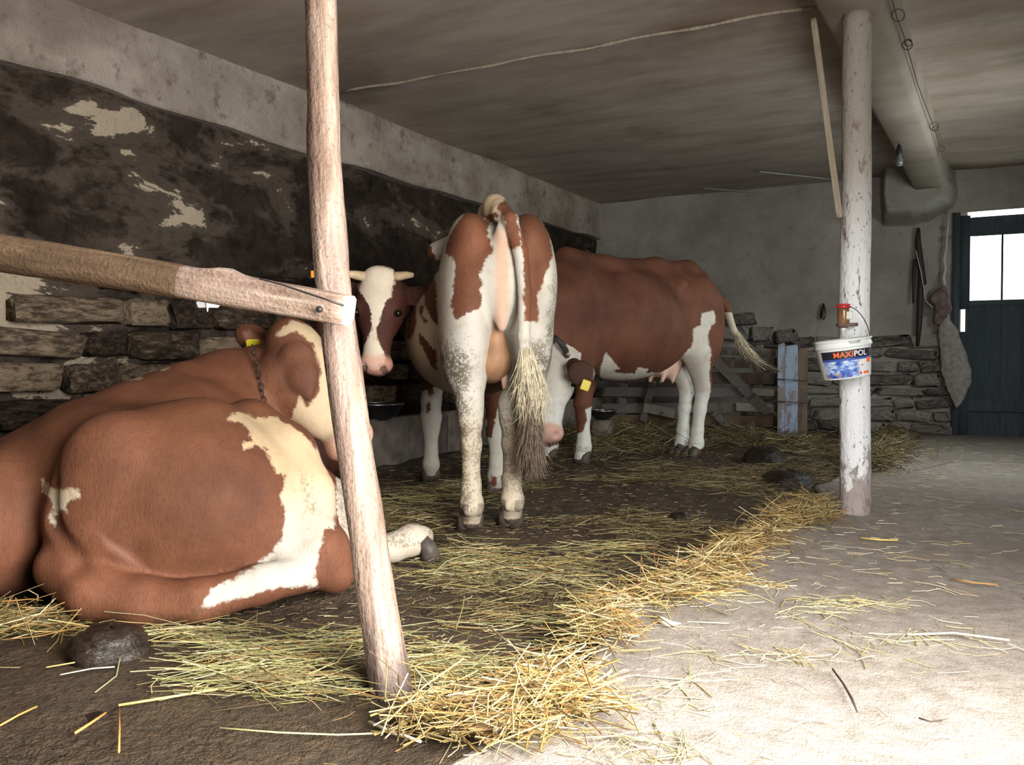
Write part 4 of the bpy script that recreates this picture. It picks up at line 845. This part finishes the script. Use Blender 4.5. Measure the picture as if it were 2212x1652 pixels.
for (x, y, r) in ((1940, 33, 14), (1960, 97, 11), (1962, 92, 8), (2018, 273, 9.5), (2020, 278, 6), (2033, 321, 7)):
    c = at_ceil(x, y, .20); dd = (c-C0).dot(CF); rr = r*dd/FPX
    part('loop', tube_me('loop', [c + RT*math.cos(a)*rr + UPW*math.sin(a)*rr*.95 for a in np.linspace(0, 2*math.pi, 19)], .003, 6, cap=False), MT['wire'], wt)
for (a, b, lab) in (((1640, 371), (1792, 387), 'upper pale lath under the ceiling near the end wall'), ((1520, 407), (1655, 417), 'lower pale lath under the ceiling near the end wall')):
    p = at_ceil(*a, .03); q = at_ceil(*b, .03); o = link('lath', box_me('lath', .03, .012, (q-p).length, bev=.1), MT['grey_lath']); o.matrix_world = axis_mat(p, q) @ Matrix.Translation((0, 0, (q-p).length/2)); tag(o, lab, 'lath', 'pale laths under the ceiling')

# ================================================================== STONES IN THE WALLS
svar = [box_me('stone', 1, 1, 1, bev=.16, jit=.045, seed=i) for i in range(9)]
for m in svar: m.materials.append(MT['stone_left'])
svb = [box_me('stone', 1, 1, 1, bev=.16, jit=.075, seed=i+30) for i in range(9)]
for m in svb: m.materials.append(MT['stone_back'])
def stone(parent, me, loc, dims, rz=0, tilt=0):
    o = bpy.data.objects.new('stone', me); COL.objects.link(o); o.parent = parent; o.matrix_local = Matrix.Translation(Vector(loc)-parent.location) @ Matrix.Rotation(rz, 4, 'Z') @ Matrix.Rotation(tilt, 4, 'X' if parent is wl else 'Y') @ Matrix.Diagonal((*dims, 1)); return o
r2 = random.Random(11); z = .38; ns = 0
while z < 1.30:
    h = r2.uniform(.17, .23); y = 2.5 + r2.uniform(0, .3)
    while y < 9.9:
        l = r2.uniform(.30, .70)
        if not (z > 1.12 and r2.random() < .45) and r2.random() < .93:
            px = r2.uniform(.05, .085); stone(wl, r2.choice(svar), (XW+.035, y+l/2, z+h/2+r2.uniform(-.01, .01)), (.09+px*.5, l-r2.uniform(.02, .07), h-r2.uniform(.02, .055)), r2.uniform(-.04, .04), r2.uniform(-.05, .05)); ns += 1
        y += l
    z += h
z = .0; k = 0
while z < .98:
    h = r2.uniform(.10, .165); x = -2.55 + r2.uniform(-.1, .1)
    while x < dl-.08:
        l = min(r2.uniform(.20, .60), dl-.06-x); 
        if l > .08: stone(wbk, r2.choice(svb), (x+l/2, D+.005, z+h/2), (l-.022, .17+r2.uniform(-.04, .07), h-r2.uniform(.012, .04)), r2.uniform(-.06, .06), r2.uniform(-.09, .09))
        x += max(l, .1)
    z += h
for (px, py, w, h) in ((1590, 720, .30, .17), (1650, 722, .24, .16), (1700, 728, .22, .15), (1605, 690, .26, .13), (1545, 700, .26, .15)):
    c = at_back(px, py, .05); stone(wbk, r2.choice(svb), c, (w, .24, h), 0, r2.uniform(-.05, .05))
def corb(U, V):                            # rough plaster corbel under the end of the beam
    P = np.stack([U, U*0, V], -1); nz = .035*fbm(P, 4, 3); e = np.minimum(np.minimum(U+1.20, -.47-U), (V-2.16-.45*np.clip(U+.85, 0, 1))*.9)+nz
    m = sstep(.0, .12, e); return np.stack([U, D+.03-.47*m-.012*fbm(P+7, 4, 3)*m, V], -1)
pm = grid_me('plaster_corbel', np.linspace(-1.32, -.36, 60), np.linspace(2.02, H+.05, 44), corb)
part_o = link('trim_3', pm, MT['back']); tag(part_o, 'lump of grey plaster where the beam enters the end wall', kind='structure')

# ================================================================== BACK DOOR
dlb = at_back(2089, 700, .02).x; dz = dt-.05; drr = .58
door = tag(empty('door_1', ((dlb+drr)/2, D+.05, 0), None, None), 'dark blue-grey boarded door with two bright window panes', kind='structure')
w0, w1, wz0, wz1 = at_back(2091, 600, 0).x, at_back(2162, 600).x, at_back(2125, 648).z, at_back(2125, 508).z
pw = (drr-dlb)/6
def dbox(name, x0, x1, z0, z1, th, mat, yo=0): 
    o = link(name, box_me(name, x1-x0, th, z1-z0, bev=.06), mat, door); o.location = Vector(((x0+x1)/2, D+.05+yo, (z0+z1)/2))-door.location; return o
for i in range(6): dbox('door_plank', dlb+i*pw-.01, dlb+(i+1)*pw+.01, -.02, wz0-.03, .03, MT['door_plank'], .008*(i % 2))
gap = w1-w0; mull = at_back(2167, 600).x; w2 = mull+gap
dbox('door_rail', dlb, drr, wz0-.05, wz0, .045, MT['door_plank'], -.01); dbox('door_rail', dlb, drr, wz1, dz, .045, MT['door_plank'], -.01)
dbox('door_stile', dlb-.02, w0, .02, dz, .05, MT['door_plank'], -.012); dbox('door_stile', w1, mull, wz0, wz1, .045, MT['door_plank'], -.01); dbox('door_stile', w2, drr, wz0, wz1, .045, MT['door_plank'], -.01)
dbox('pane', w0, w1, wz0, wz1, .004, MT['glass']); dbox('pane', mull, w2, wz0, wz1, .004, MT['glass'])
dbox('door_rail', dlb, drr, .25, .37, .03, MT['door_plank'], -.03)
jl, jr2 = at_back(2056, 700).x, at_back(2079, 700).x
zs0, zs1 = at_back(2078, 716).z, at_back(2078, 668).z
jamb = slab('trim_4', (jl, D-.03, -.02), (jr2-.03, D+.09, dt), MT['door_plank'], 'brown wooden door jamb left of the end door')
for za, zb in ((-.02, zs0), (zs1, dt-.03)): q = slab('jamb_strip', (jr2-.04, D+.0, za), (dlb+.02, D+.03, zb), MT['door_plank'], '', jamb); q.location = Vector(((jr2-.02+dlb)/2, D+.02, (za+zb)/2))-jamb.location

# ================================================================== THINGS ON THE BACK WALL
def hang(name, pts, rad, mat, label, cat, off=.04, fl=None, n=8):
    P = [at_back(x, y, off) for x, y in pts]; me = tube_me(name, [p-P[0] for p in P], rad, n, flat=fl); o = link(name, me, mat); o.location = P[0]; return tag(o, label, cat)
hs = empty('harness_strap', at_back(1985, 495, .05), 'dark leather harness straps hanging on the end wall left of the door', 'strap')
def hpart(pts, rad, fl=None, nm='strap', mat='leather', off=.09): return part(nm, tube_me(nm, [at_back(x, y, off) for x, y in pts], rad, 8, flat=fl), MT[mat], hs)
hpart([(1984, 492), (1983, 520), (1987, 560), (1992, 590), (1997, 615)], [.016, .028, .034, .030, .02]); hpart([(1976, 560), (1975, 590), (1973, 620), (1973, 655)], [.014, .02, .014, .010], nm='strap')
hpart([(1990, 580), (1988, 640), (1986, 700), (1982, 748)], [.024, .028, .026, .018]); hpart([(1978, 540), (1990, 590), (1997, 630), (1999, 650), (2014, 664)], .0055, None, 'string', 'rope', .12)
bd_ = hang('hook_weight', [(1779, 655), (1779, 668), (1778, 680), (1777, 690)], [.008, .022, .034, .018], MT['rubber'], 'small dark pear-shaped weight hanging on the end wall beside the bucket', 'weight', .05)
cl = empty('sack', at_back(2062, 790, .12), 'pale grey empty sack draped beside the end door', 'sack'); cs = SDF(at_back(1990, 940, .0)-Vector((.1, .45, 0)), at_back(2110, 640, 0)+Vector((.15, .1, .1)), .016)
Bk = lambda x, y, o=.15: at_back(x, y, o)
cs.chain([(Bk(2040, 690), .05), (Bk(2052, 720), .07), (Bk(2062, 770), .10), (Bk(2070, 815), .10), (Bk(2068, 850), .06), (Bk(2066, 878), .02)], .05, (Vector((0, 1, 0)), .5)); cs.chain([(Bk(2060, 740), .06), (Bk(2084, 800), .05), (Bk(2088, 825), .035), (Bk(2070, 868), .03)], .04, (Vector((0, 1, 0)), .5)); cs.chain([(Bk(2040, 715), .06), (Bk(2048, 800), .06), (Bk(2052, 840), .03)], .04, (Vector((0, 1, 0)), .5))
cm, _ = cs.mesh('cloth', cl.location); link('cloth', cm, MT['sacking'], cl)
rg = empty('rag_bundle', at_back(2036, 660, .1), 'dark bundled rag hanging on a white rope by the end door', 'rag'); cs = SDF(at_back(2000, 740, 0)-Vector((.1, .4, 0)), at_back(2080, 600, 0)+Vector((.1, .1, .1)), .014)
cs.chain([(Bk(2040, 622), .03), (Bk(2034, 640), .065), (Bk(2038, 668), .07), (Bk(2030, 690), .06)], .04, (Vector((0, 1, 0)), .6)); cs.ell(Bk(2022, 645), (.06, .04, .06), .03)
cm, _ = cs.mesh('cloth', rg.location); link('cloth', cm, MT['rag'], rg)
part('rope', tube_me('rope', [at_back(x, y, .1) for x, y in ((2050, 455), (2046, 500), (2043, 540), (2039, 560), (2042, 580), (2038, 600), (2042, 625))], [.007, .009, .012, .016, .012, .016, .013], 8), MT['rope'], rg); part('string', tube_me('string', [at_back(2048, y, .17) for y in (654, 670, 705)], .008, 6), MT['rope'], rg)
pk = at_back(1192, 498, .25); pq = at_back(1345, 610, .25); dp = link('plank', box_me('plank', .13, .05, (pq-pk).length+.5, bev=.08), MT['brown_plank']); dp.matrix_world = axis_mat(pk, pq, (0, 1, 0)) @ Matrix.Translation((0, 0, (pq-pk).length/2)); tag(dp, 'brown plank slanting down the end wall behind the side-on cow', 'plank')

# ================================================================== PLANK PARTITION AND PAINTED BOARDS
GY = 9.2
def atg(px, py, off=0): return at_plane(px, py, (0, GY-off, 0), (0, 1, 0))
gt = empty('plank_partition', atg(1500, 940), 'rough partition of grey planks with slanting braces behind the cow', 'partition'); gt.location.z = 0
def plank(p, q, h, mat, off=0, th=.03, name='plank'):
    a = atg(*p, off); b = atg(*q, off); o = link(name, box_me(name, (b-a).length, th, h, bev=.07, jit=.006, seed=int(p[0]+p[1])), MT[mat], gt); ang = math.atan2(b.z-a.z, b.x-a.x); o.matrix_local = Matrix.Translation((a+b)/2-gt.location) @ Matrix.Rotation(-ang, 4, 'Y'); return o
for p, q, h, m in (((1290, 748), (1676, 762), .085, 'old_plank'), ((1300, 783), (1676, 783), .11, 'old_plank'), ((1300, 812), (1676, 818), .115, 'brown_plank'), ((1300, 846), (1676, 848), .10, 'old_plank'), ((1300, 882), (1676, 879), .105, 'old_plank'), ((1300, 906), (1676, 910), .11, 'brown_plank'), ((1300, 932), (1676, 937), .09, 'brown_plank')):
    plank(p, q, h, m)
plank((1538, 772), (1660, 892), .10, 'old_plank', .045, name='brace'); plank((1542, 890), (1590, 945), .07, 'old_plank', .045, name='brace'); plank((1388, 912), (1410, 822), .07, 'old_plank', .045, name='brace')
plank((1390, 880), (1470, 896), .10, 'pale_plank', .05); plank((1625, 846), (1674, 848), .075, 'pale_plank', .04); plank((1590, 878), (1674, 882), .085, 'pale_plank', .035)
for x in (1345, 1640): o = plank((x, 950), (x, 745), .09, 'old_plank', -.05, .06, 'stud')
bb = empty('painted_board', at_floor(1708, 948), 'upright blue-grey painted boards at the end of the plank partition', 'board')
for i, (x0, x1, yt, yb, m) in enumerate(((1678, 1694, 742, 946, 'blue_plank'), (1694, 1722, 745, 944, 'blue_plank'), (1722, 1743, 752, 941, 'brown_plank'))):
    a = at((x0+x1)/2, yb, 8.78+.05*i); b = at((x0+x1)/2, yt, 8.78+.05*i); w = (x1-x0)*8.95/FPX; o = link('board', box_me('board', w-.004, .04, b.z+.0, bev=.08, jit=.006, seed=i), MT[m], bb); o.matrix_local = Matrix.Translation(Vector((a.x, a.y, b.z/2))-bb.location) @ Matrix.Rotation(YAW*.8, 4, 'Z')
for y in (818, 866): part('wire', tube_me('wire', [at(1676, y, 8.73), at(1708, y+2, 8.72), at(1744, y+4, 8.80)], .005, 6), MT['wire'], bb)
st = link('white_block', box_me('white_block', .17, .17, .22, bev=.16, jit=.03, seed=5), MT['concrete']); st.location = at(1302, 893, 8.55); st.location.z = .10; tag(st, 'pale stone block under the dark bowl behind the cow', 'block')
def bowl(c, r, label, rim):
    o = empty('drinking_bowl', c, label, 'bowl'); link('shell', lathe_me('shell', [(.001, -.6*r), (.45*r, -.58*r), (.8*r, -.35*r), (r, 0), (1.04*r, .0), (1.0*r, .03*r), (.93*r, 0), (.75*r, -.28*r), (.4*r, -.45*r), (.001, -.46*r)], 24), MT['rubber'], o)
    link('rim', tube_me('rim', [(r*math.cos(a), r*math.sin(a), .02*r) for a in np.linspace(0, 2*math.pi, 33)], .008, 6, cap=False), MT['steel'], o); return o
c = at(1302, 860, 8.55); bowl(Vector((c.x, c.y, .29)), .13, 'small dark drinking bowl behind the front legs of the side-on cow', 1)
# ---- manger along the left wall
MX = XW+.42; mg = empty('manger', (XW+.22, 6.2, 0), 'low concrete manger running along the foot of the stone wall', 'manger')
def mbox(nm, lo, hi, mat, j=.0): lo = Vector(lo); hi = Vector(hi); o = link(nm, box_me(nm, *(hi-lo), bev=.08, jit=j), mat, mg); o.location = (lo+hi)/2-mg.location; return o
for i in range(4): y0 = 2.6+i*1.8; mbox('kerb', (MX-.07, y0, -.05), (MX+.05, y0+1.79, .33+.01*i), MT['concrete'], .006)
mbox('trough_bed', (XW+.05, 2.6, -.05), (MX-.06, 9.8, .16), MT['concrete'])
c = at(868, 876, 6.45); bowl(Vector((MX-.02, c.y+.05, .44)), .20, 'wide dark drinking bowl with a bright rim on the manger', 1)

# ================================================================== DUNG, STRAW, SMALL THINGS
def dung(px, py, w, h, label, seed, squash=1.0):
    c = at_floor(px, py); d = (c-C0).dot(CF); R_ = w*d/FPX/2; Hh = h*d/FPX; V = []; n = 22; Q = []; T = []
    zb = float(bed_h(c.x, c.y))
    for i in range(9):
        t = i/8
        for k in range(n):
            a = 2*math.pi*k/n; p = np.array([math.cos(a)*2+seed, math.sin(a)*2, t*3], np.float32); rr = R_*math.cos(t*math.pi/2)**.6*(1+.18*float(vnoise(p, 1.0))) + 1e-4
            V.append((rr*math.cos(a), rr*math.sin(a)*squash, Hh*math.sin(t*math.pi/2)*(1+.12*float(vnoise(p+7, 1.3)))-.012+.004*math.sin(t*25)))
    for i in range(8):
        for k in range(n): k2 = (k+1) % n; Q.append([i*n+k, i*n+k2, (i+1)*n+k2, (i+1)*n+k])
    o = link('dung_heap', mesh_np('dung_heap', V, Q), MT['dung']); o.location = (c.x, c.y, zb); tag(o, label, 'dung', 'dung heaps in the stall'); return o
dung(238, 1412, 172, 72, 'large dark dung heap beside the lying cow, nearest the left edge', 1); dung(1700, 1040, 110, 42, 'shiny wet dung heap left of the whitewashed post', 2); dung(1652, 992, 100, 34, 'dull dung heap further back behind the shiny one', 3)
dung(1468, 1118, 60, 22, 'small dung lump in the muck right of the middle cow', 4); dung(1445, 1262, 70, 40, 'dark dung clod at the gutter behind the straw', 5); dung(210, 1552, 60, 18, 'small flat dung pat in the bare muck at the lower left', 6); dung(1290, 1292, 46, 14, 'tiny dung lump in the middle of the straw bedding', 7)
PAL = np.array([(.40, .27, .09), (.50, .37, .15), (.31, .17, .05), (.58, .48, .26), (.32, .31, .12), (.22, .21, .09), (.18, .125, .055), (.42, .41, .22)], np.float32)
def straws(name, X, Y, Z, length, width, pal, lift=.25, ang=None, hue=.15):
    n = len(X); th = rng.uniform(0, 2*np.pi, n) if ang is None else ang; el = np.abs(rng.normal(0, lift, n)); l = length; w = width
    dx, dy, dz = np.cos(th)*np.cos(el), np.sin(th)*np.cos(el), np.sin(el); sx, sy = -np.sin(th), np.cos(th); tw = rng.uniform(-.8, .8, n); bow = rng.normal(0, .10, n)*l; sag = rng.uniform(-.06, .05, n)*l
    V = np.zeros((n, 9, 3), np.float32)
    for i, t in enumerate((0, .5, 1)):
        b = (1 if i == 1 else 0); cx = X+dx*(t-.5)*l+sx*bow*b; cy = Y+dy*(t-.5)*l+sy*bow*b; cz = Z+dz*t*l*.7+sag*b
        for j, (u, v) in enumerate(((-1, 0), (1, 0), (0, 1.1))):
            V[:, i*3+j, 0] = cx+sx*u*w; V[:, i*3+j, 1] = cy+sy*u*w; V[:, i*3+j, 2] = cz+v*w+tw*u*w*.5
    base = (np.arange(n)*9)[:, None]; Q = []
    for i in (0, 3):
        for a, b in ((0, 1), (1, 2), (2, 0)): Q.append(base+np.array([[i+a, i+b, i+3+b, i+3+a]]))
    Q = np.concatenate(Q, 0); me = mesh_np(name, V.reshape(-1, 3), Q, smooth=False)
    c = pal[rng.integers(0, len(pal), n)]*(1+rng.normal(0, hue, (n, 1))); c = np.clip(c, .01, .95); c4 = np.ones((n, 9, 4), np.float32); c4[:, :, :3] = c[:, None, :]; attr(me, 'tint', c4.reshape(-1, 4), 'FLOAT_COLOR')
    o = link(name, me, MT['straw']); return o
def density_keep(X, Y, s, thr): return fbm(np.stack([X, Y, X*0], -1), s, 3) > thr + rng.normal(0, .22, len(X))
# bedding: thinner and browner near the viewer, matted hay farther back
n = 42000; Y = rng.uniform(1.2, D-.3, n)**1.0; X = rng.uniform(XW+.5, EDGE-.02, n); k = density_keep(X, Y, 1.5, .12) & (X < edge_x(Y)-.04); k &= ~((X < -1.7) & (np.abs(Y-GY) < .15)); k &= X > XW+.60; k &= ~((Y < 1.75) & (rng.random(n) < .85)); X, Y = X[k], Y[k]
n = len(X); far = np.clip((Y-2.5)/4, 0, 1)
pal_far = np.array([(.16, .12, .05), (.12, .09, .038), (.27, .215, .09), (.10, .072, .033), (.40, .345, .19), (.085, .058, .028), (.20, .155, .06)], np.float32)
o = straws('bedding_straw', X, Y, bed_h(X, Y)+rng.uniform(0, .015, n), rng.uniform(.04, .17, n)*rng.choice([1, 1, 1.6], n), rng.uniform(.0007, .0019, n), pal_far, .10, hue=.3); tag(o, 'loose trampled hay and straw over the stall floor', 'straw', kind='stuff')
nb = 11000; Yb = 1.2+(rng.random(nb)**1.6)*6; Xb = rng.uniform(XW+.65, EDGE-.03, nb); kb = (Xb < edge_x(Yb)-.04) & (Yb+.3*Xb > 1.35); Xb, Yb = Xb[kb], Yb[kb]; nb = len(Xb)
o = straws('chopped_straw', Xb, Yb, bed_h(Xb, Yb)+rng.uniform(0, .004, nb), rng.uniform(.008, .045, nb), rng.uniform(.0006, .0018, nb), np.array([(.22, .155, .07), (.34, .27, .13), (.11, .07, .035), (.15, .10, .045), (.08, .055, .03), (.42, .36, .22)], np.float32), .08, hue=.3); tag(o, 'short chopped straw bits trodden into the muck', 'straw', kind='stuff')
# green-gold drifts in the foreground, placed where the photograph shows them
def drift(spots, name, label, pal, per, lenr, wr, lift, zr=.03, dirn=None, sd=.5):
    XX = []; YY = []; ZZ = []; AA = []
    for (px, py, rx, ry, m) in spots:
        c = at_floor(px, py); e = at_floor(px+rx, py); g = at_floor(px, py-ry*.6); n = int(per*m); t = rng.normal(0, .5, (n, 2)); 
        x = c.x+(e.x-c.x)*t[:, 0]+(g.x-c.x)*t[:, 1]; y = c.y+(e.y-c.y)*t[:, 0]+(g.y-c.y)*t[:, 1]; pile = np.exp(-(t**2).sum(1)*1.2)
        XX.append(x); YY.append(y); ZZ.append(np.maximum(bed_h(x, y), np.where(x > edge_x(y)-.05, .0, -1)) + rng.uniform(0, 1, n)*zr*(.3+pile)); AA.append(rng.normal(dirn, sd, n)+np.where(rng.random(n) < .5, np.pi, 0) if dirn is not None else rng.uniform(0, 6.28, n))
    X = np.concatenate(XX); Y = np.concatenate(YY); Z = np.concatenate(ZZ); AA = [np.concatenate(AA)]; k = (X > XW+.62) & (Y < D-.3) & ~((X < -1.8) & (Y > GY-.16)); X, Y, Z, AA = X[k], Y[k], Z[k], [AA[0][k]]; n = len(X)
    o = straws(name, X, Y, Z, rng.uniform(*lenr, n), rng.uniform(*wr, n), pal, lift, np.concatenate(AA)); return tag(o, label, 'straw', kind='stuff')
gold = PAL[[0, 1, 1, 2, 2, 3, 3, 6, 6]]; green = PAL[[3, 4, 5, 4, 7, 1, 6, 5, 2, 6]]
drift([(60, 1345, 170, 40, 1.3), (180, 1340, 160, 35, .8), (420, 1385, 150, 45, 1.0), (350, 1330, 120, 25, .5), (560, 1440, 170, 55, 1.3), (640, 1490, 200, 45, 1.0), (720, 1400, 150, 60, .7), (470, 1480, 120, 40, .6), (1000, 1430, 150, 60, 1.3), (960, 1450, 90, 40, .8), (1080, 1230, 200, 55, 1.3), (1250, 1270, 170, 45, .9), (990, 1200, 110, 35, .8), (1330, 1190, 150, 30, .5), (1120, 1330, 200, 60, .6), (880, 1090, 110, 50, .8), (930, 1060, 90, 35, .8)], 'green_hay', 'greenish hay strewn around the leaning post', green, 150, (.05, .26), (.0007, .0017), .10, .025, .35, .6)
drift([(1150, 1550, 140, 60, 1.6), (1070, 1595, 120, 45, 1.1), (1210, 1500, 100, 55, 1.0), (1230, 1560, 70, 30, .5), (980, 1540, 110, 60, .45), (1290, 1380, 90, 55, 1.1), (1330, 1340, 70, 45, .7), (1420, 1300, 90, 35, .8), (1490, 1275, 90, 45, 1.3), (1540, 1245, 80, 50, 1.3), (1580, 1200, 70, 45, 1.2), (1630, 1180, 70, 35, .9), (1680, 1140, 70, 35, 1.3), (1730, 1105, 70, 40, 1.6), (1760, 1125, 50, 25, .8), (900, 1560, 60, 30, .4), (60, 1352, 150, 35, .5), (40, 1375, 120, 25, .35)], 'golden_straw', 'golden straw heaped along the edge of the aisle', gold, 175, (.05, .24), (.0009, .0023), .30, .06)
drift([(1900, 985, 70, 40, 1.0), (1925, 945, 50, 40, 1.0), (1890, 1010, 50, 25, .6), (1320, 935, 90, 45, 1.5), (1400, 950, 120, 45, 1.6), (1250, 950, 70, 40, .8), (1590, 955, 90, 25, 1.0), (1700, 965, 90, 18, .6)], 'hay_pile', 'dull hay piled at the foot of the partition and end wall', pal_far, 700, (.06, .28), (.0018, .0032), .35, .10)
n = 1500; X = rng.uniform(-.95, .25, n); Y = rng.uniform(1.2, 9.5, n)**1; k = (X > edge_x(Y)) & (rng.random(n) < np.clip(1.1-(X-edge_x(Y))*.9, .15, 1)); X, Y = X[k], Y[k]
o = straws('aisle_straw', X, Y, np.full(len(X), .004), rng.uniform(.015, .12, len(X)), rng.uniform(.0007, .0018, len(X)), np.array([(.68, .58, .36), (.75, .68, .48), (.52, .38, .16), (.6, .55, .40)], np.float32), .03); tag(o, 'scattered pale straw on the aisle floor', 'straw', kind='stuff')
pale = PAL[[3, 3, 7, 1]]
drift([(1830, 1305, 130, 20, 1.0), (1780, 1330, 90, 16, .5), (1960, 1385, 170, 12, .6), (1700, 1420, 200, 14, .7), (1390, 1620, 130, 40, .9), (1560, 1290, 60, 12, .4), (1640, 1265, 50, 10, .4), (1470, 1475, 60, 40, .5), (1400, 1520, 90, 40, .5)], 'aisle_wisps', 'pale straw wisps lying on the sunlit aisle', pale, 45, (.06, .2), (.0008, .0018), .05, .006)
def stalk(pts, rad, mat, label, cat='straw', name='straw_stalk', z=.012):
    P = [at_floor(x, y) for x, y in pts]; P = [Vector((p.x, p.y, (max(float(bed_h(p.x, p.y)), 0 if p.x > edge_x(p.y) else -1))+z)) for p in P]; me = tube_me(name, [p-P[0] for p in P], rad, 6); o = link(name, me, mat); o.location = P[0]; return tag(o, label, cat, {'straw': 'loose single straw stalks', 'twig': 'dark twigs on the aisle'}.get(cat))
simple('straw_yellow', (.68, .50, .17), .5); simple('straw_pale', (.80, .74, .55), .5); simple('straw_green', (.55, .55, .24), .5); simple('straw_orange', (.48, .25, .07), .5)
stalk([(256, 1540), (360, 1522), (470, 1503)], [.0032, .003, .002], MT['straw_yellow'], 'thick yellow straw stalk in the bare muck left of the leaning post'); stalk([(475, 1584), (600, 1585), (730, 1584), (815, 1577)], .0018, MT['straw_green'], 'long thin green stalk on the muck below the leaning post')
stalk([(797, 1557), (850, 1575), (909, 1597)], [.0036, .004, .003], MT['straw_pale'], 'thick pale straw stalk at the foot of the leaning post'); stalk([(800, 1545), (830, 1532), (905, 1532), (935, 1536)], .0028, MT['straw_yellow'], 'bent yellow stalk just below the leaning post'); stalk([(0, 1585), (40, 1565), (80, 1550)], .0022, MT['straw_orange'], 'orange straw stalk at the left edge of the picture')
stalk([(162, 1602), (195, 1578), (228, 1556)], .003, MT['straw_orange'], 'short orange stalk slanting near the small dung pat'); stalk([(257, 1545), (258, 1590), (257, 1640)], .0022, MT['straw_orange'], 'orange stalk pointing at the viewer from the yellow stalk'); stalk([(100, 1453), (180, 1437), (256, 1420)], .0018, MT['straw_yellow'], 'thin yellow stalk beside the large dung heap'); stalk([(130, 1472), (200, 1460), (248, 1455)], .0016, MT['straw_pale'], 'thin pale stalk below the large dung heap')
stalk([(1053, 1372), (1120, 1408), (1185, 1450)], .0026, MT['straw_pale'], 'long pale stalk lying across the hay right of the leaning post', z=.05); stalk([(1960, 1380), (2060, 1376), (2180, 1392)], .0028, MT['straw_pale'], 'long pale stalk on the bright aisle at the right edge'); stalk([(2055, 1257), (2100, 1266), (2155, 1270)], .0026, MT['straw_orange'], 'orange stalk alone on the right of the aisle'); stalk([(1860, 1168), (1900, 1172), (1940, 1173)], .004, MT['straw_yellow'], 'yellow stalk on the aisle in front of the whitewashed post')
tw = stalk([(1798, 1455), (1822, 1488), (1840, 1520), (1852, 1550)], [.002, .003, .0035, .002], MT['twig'], 'dark crooked twig on the bright aisle floor', 'twig', 'twig'); stalk([(1985, 1563), (2010, 1571), (2035, 1568)], .0018, MT['twig'], 'tiny dark twig on the bright aisle at lower right', 'twig', 'twig')
stalk([(1412, 1336), (1432, 1350), (1450, 1356), (1470, 1355)], [.003, .011, .008, .002], MT['husk'], 'pale dry husk lying by the golden straw', 'husk', 'husk')
mc = at(448, 658, 2.55); mo = empty('moth', mc, 'small white moth in flight under the log rail', 'insect'); link('body', tube_me('body', [(0, 0, .022), (0, 0, .005), (0, 0, -.02)], [.002, .005, .002], 8), MT['insect'], mo)
for q in (1, -1):
    w = link('wing', mesh_np('wing', [(0, 0, .01), (q*.026, .006, .016), (q*.036, .012, .006), (q*.028, .008, -.008), (0, 0, -.008)], None, [[0, 1, 2], [0, 2, 3], [0, 3, 4]], smooth=False), MT['insect'], mo)
mo.rotation_euler = (0, 0, YAW)
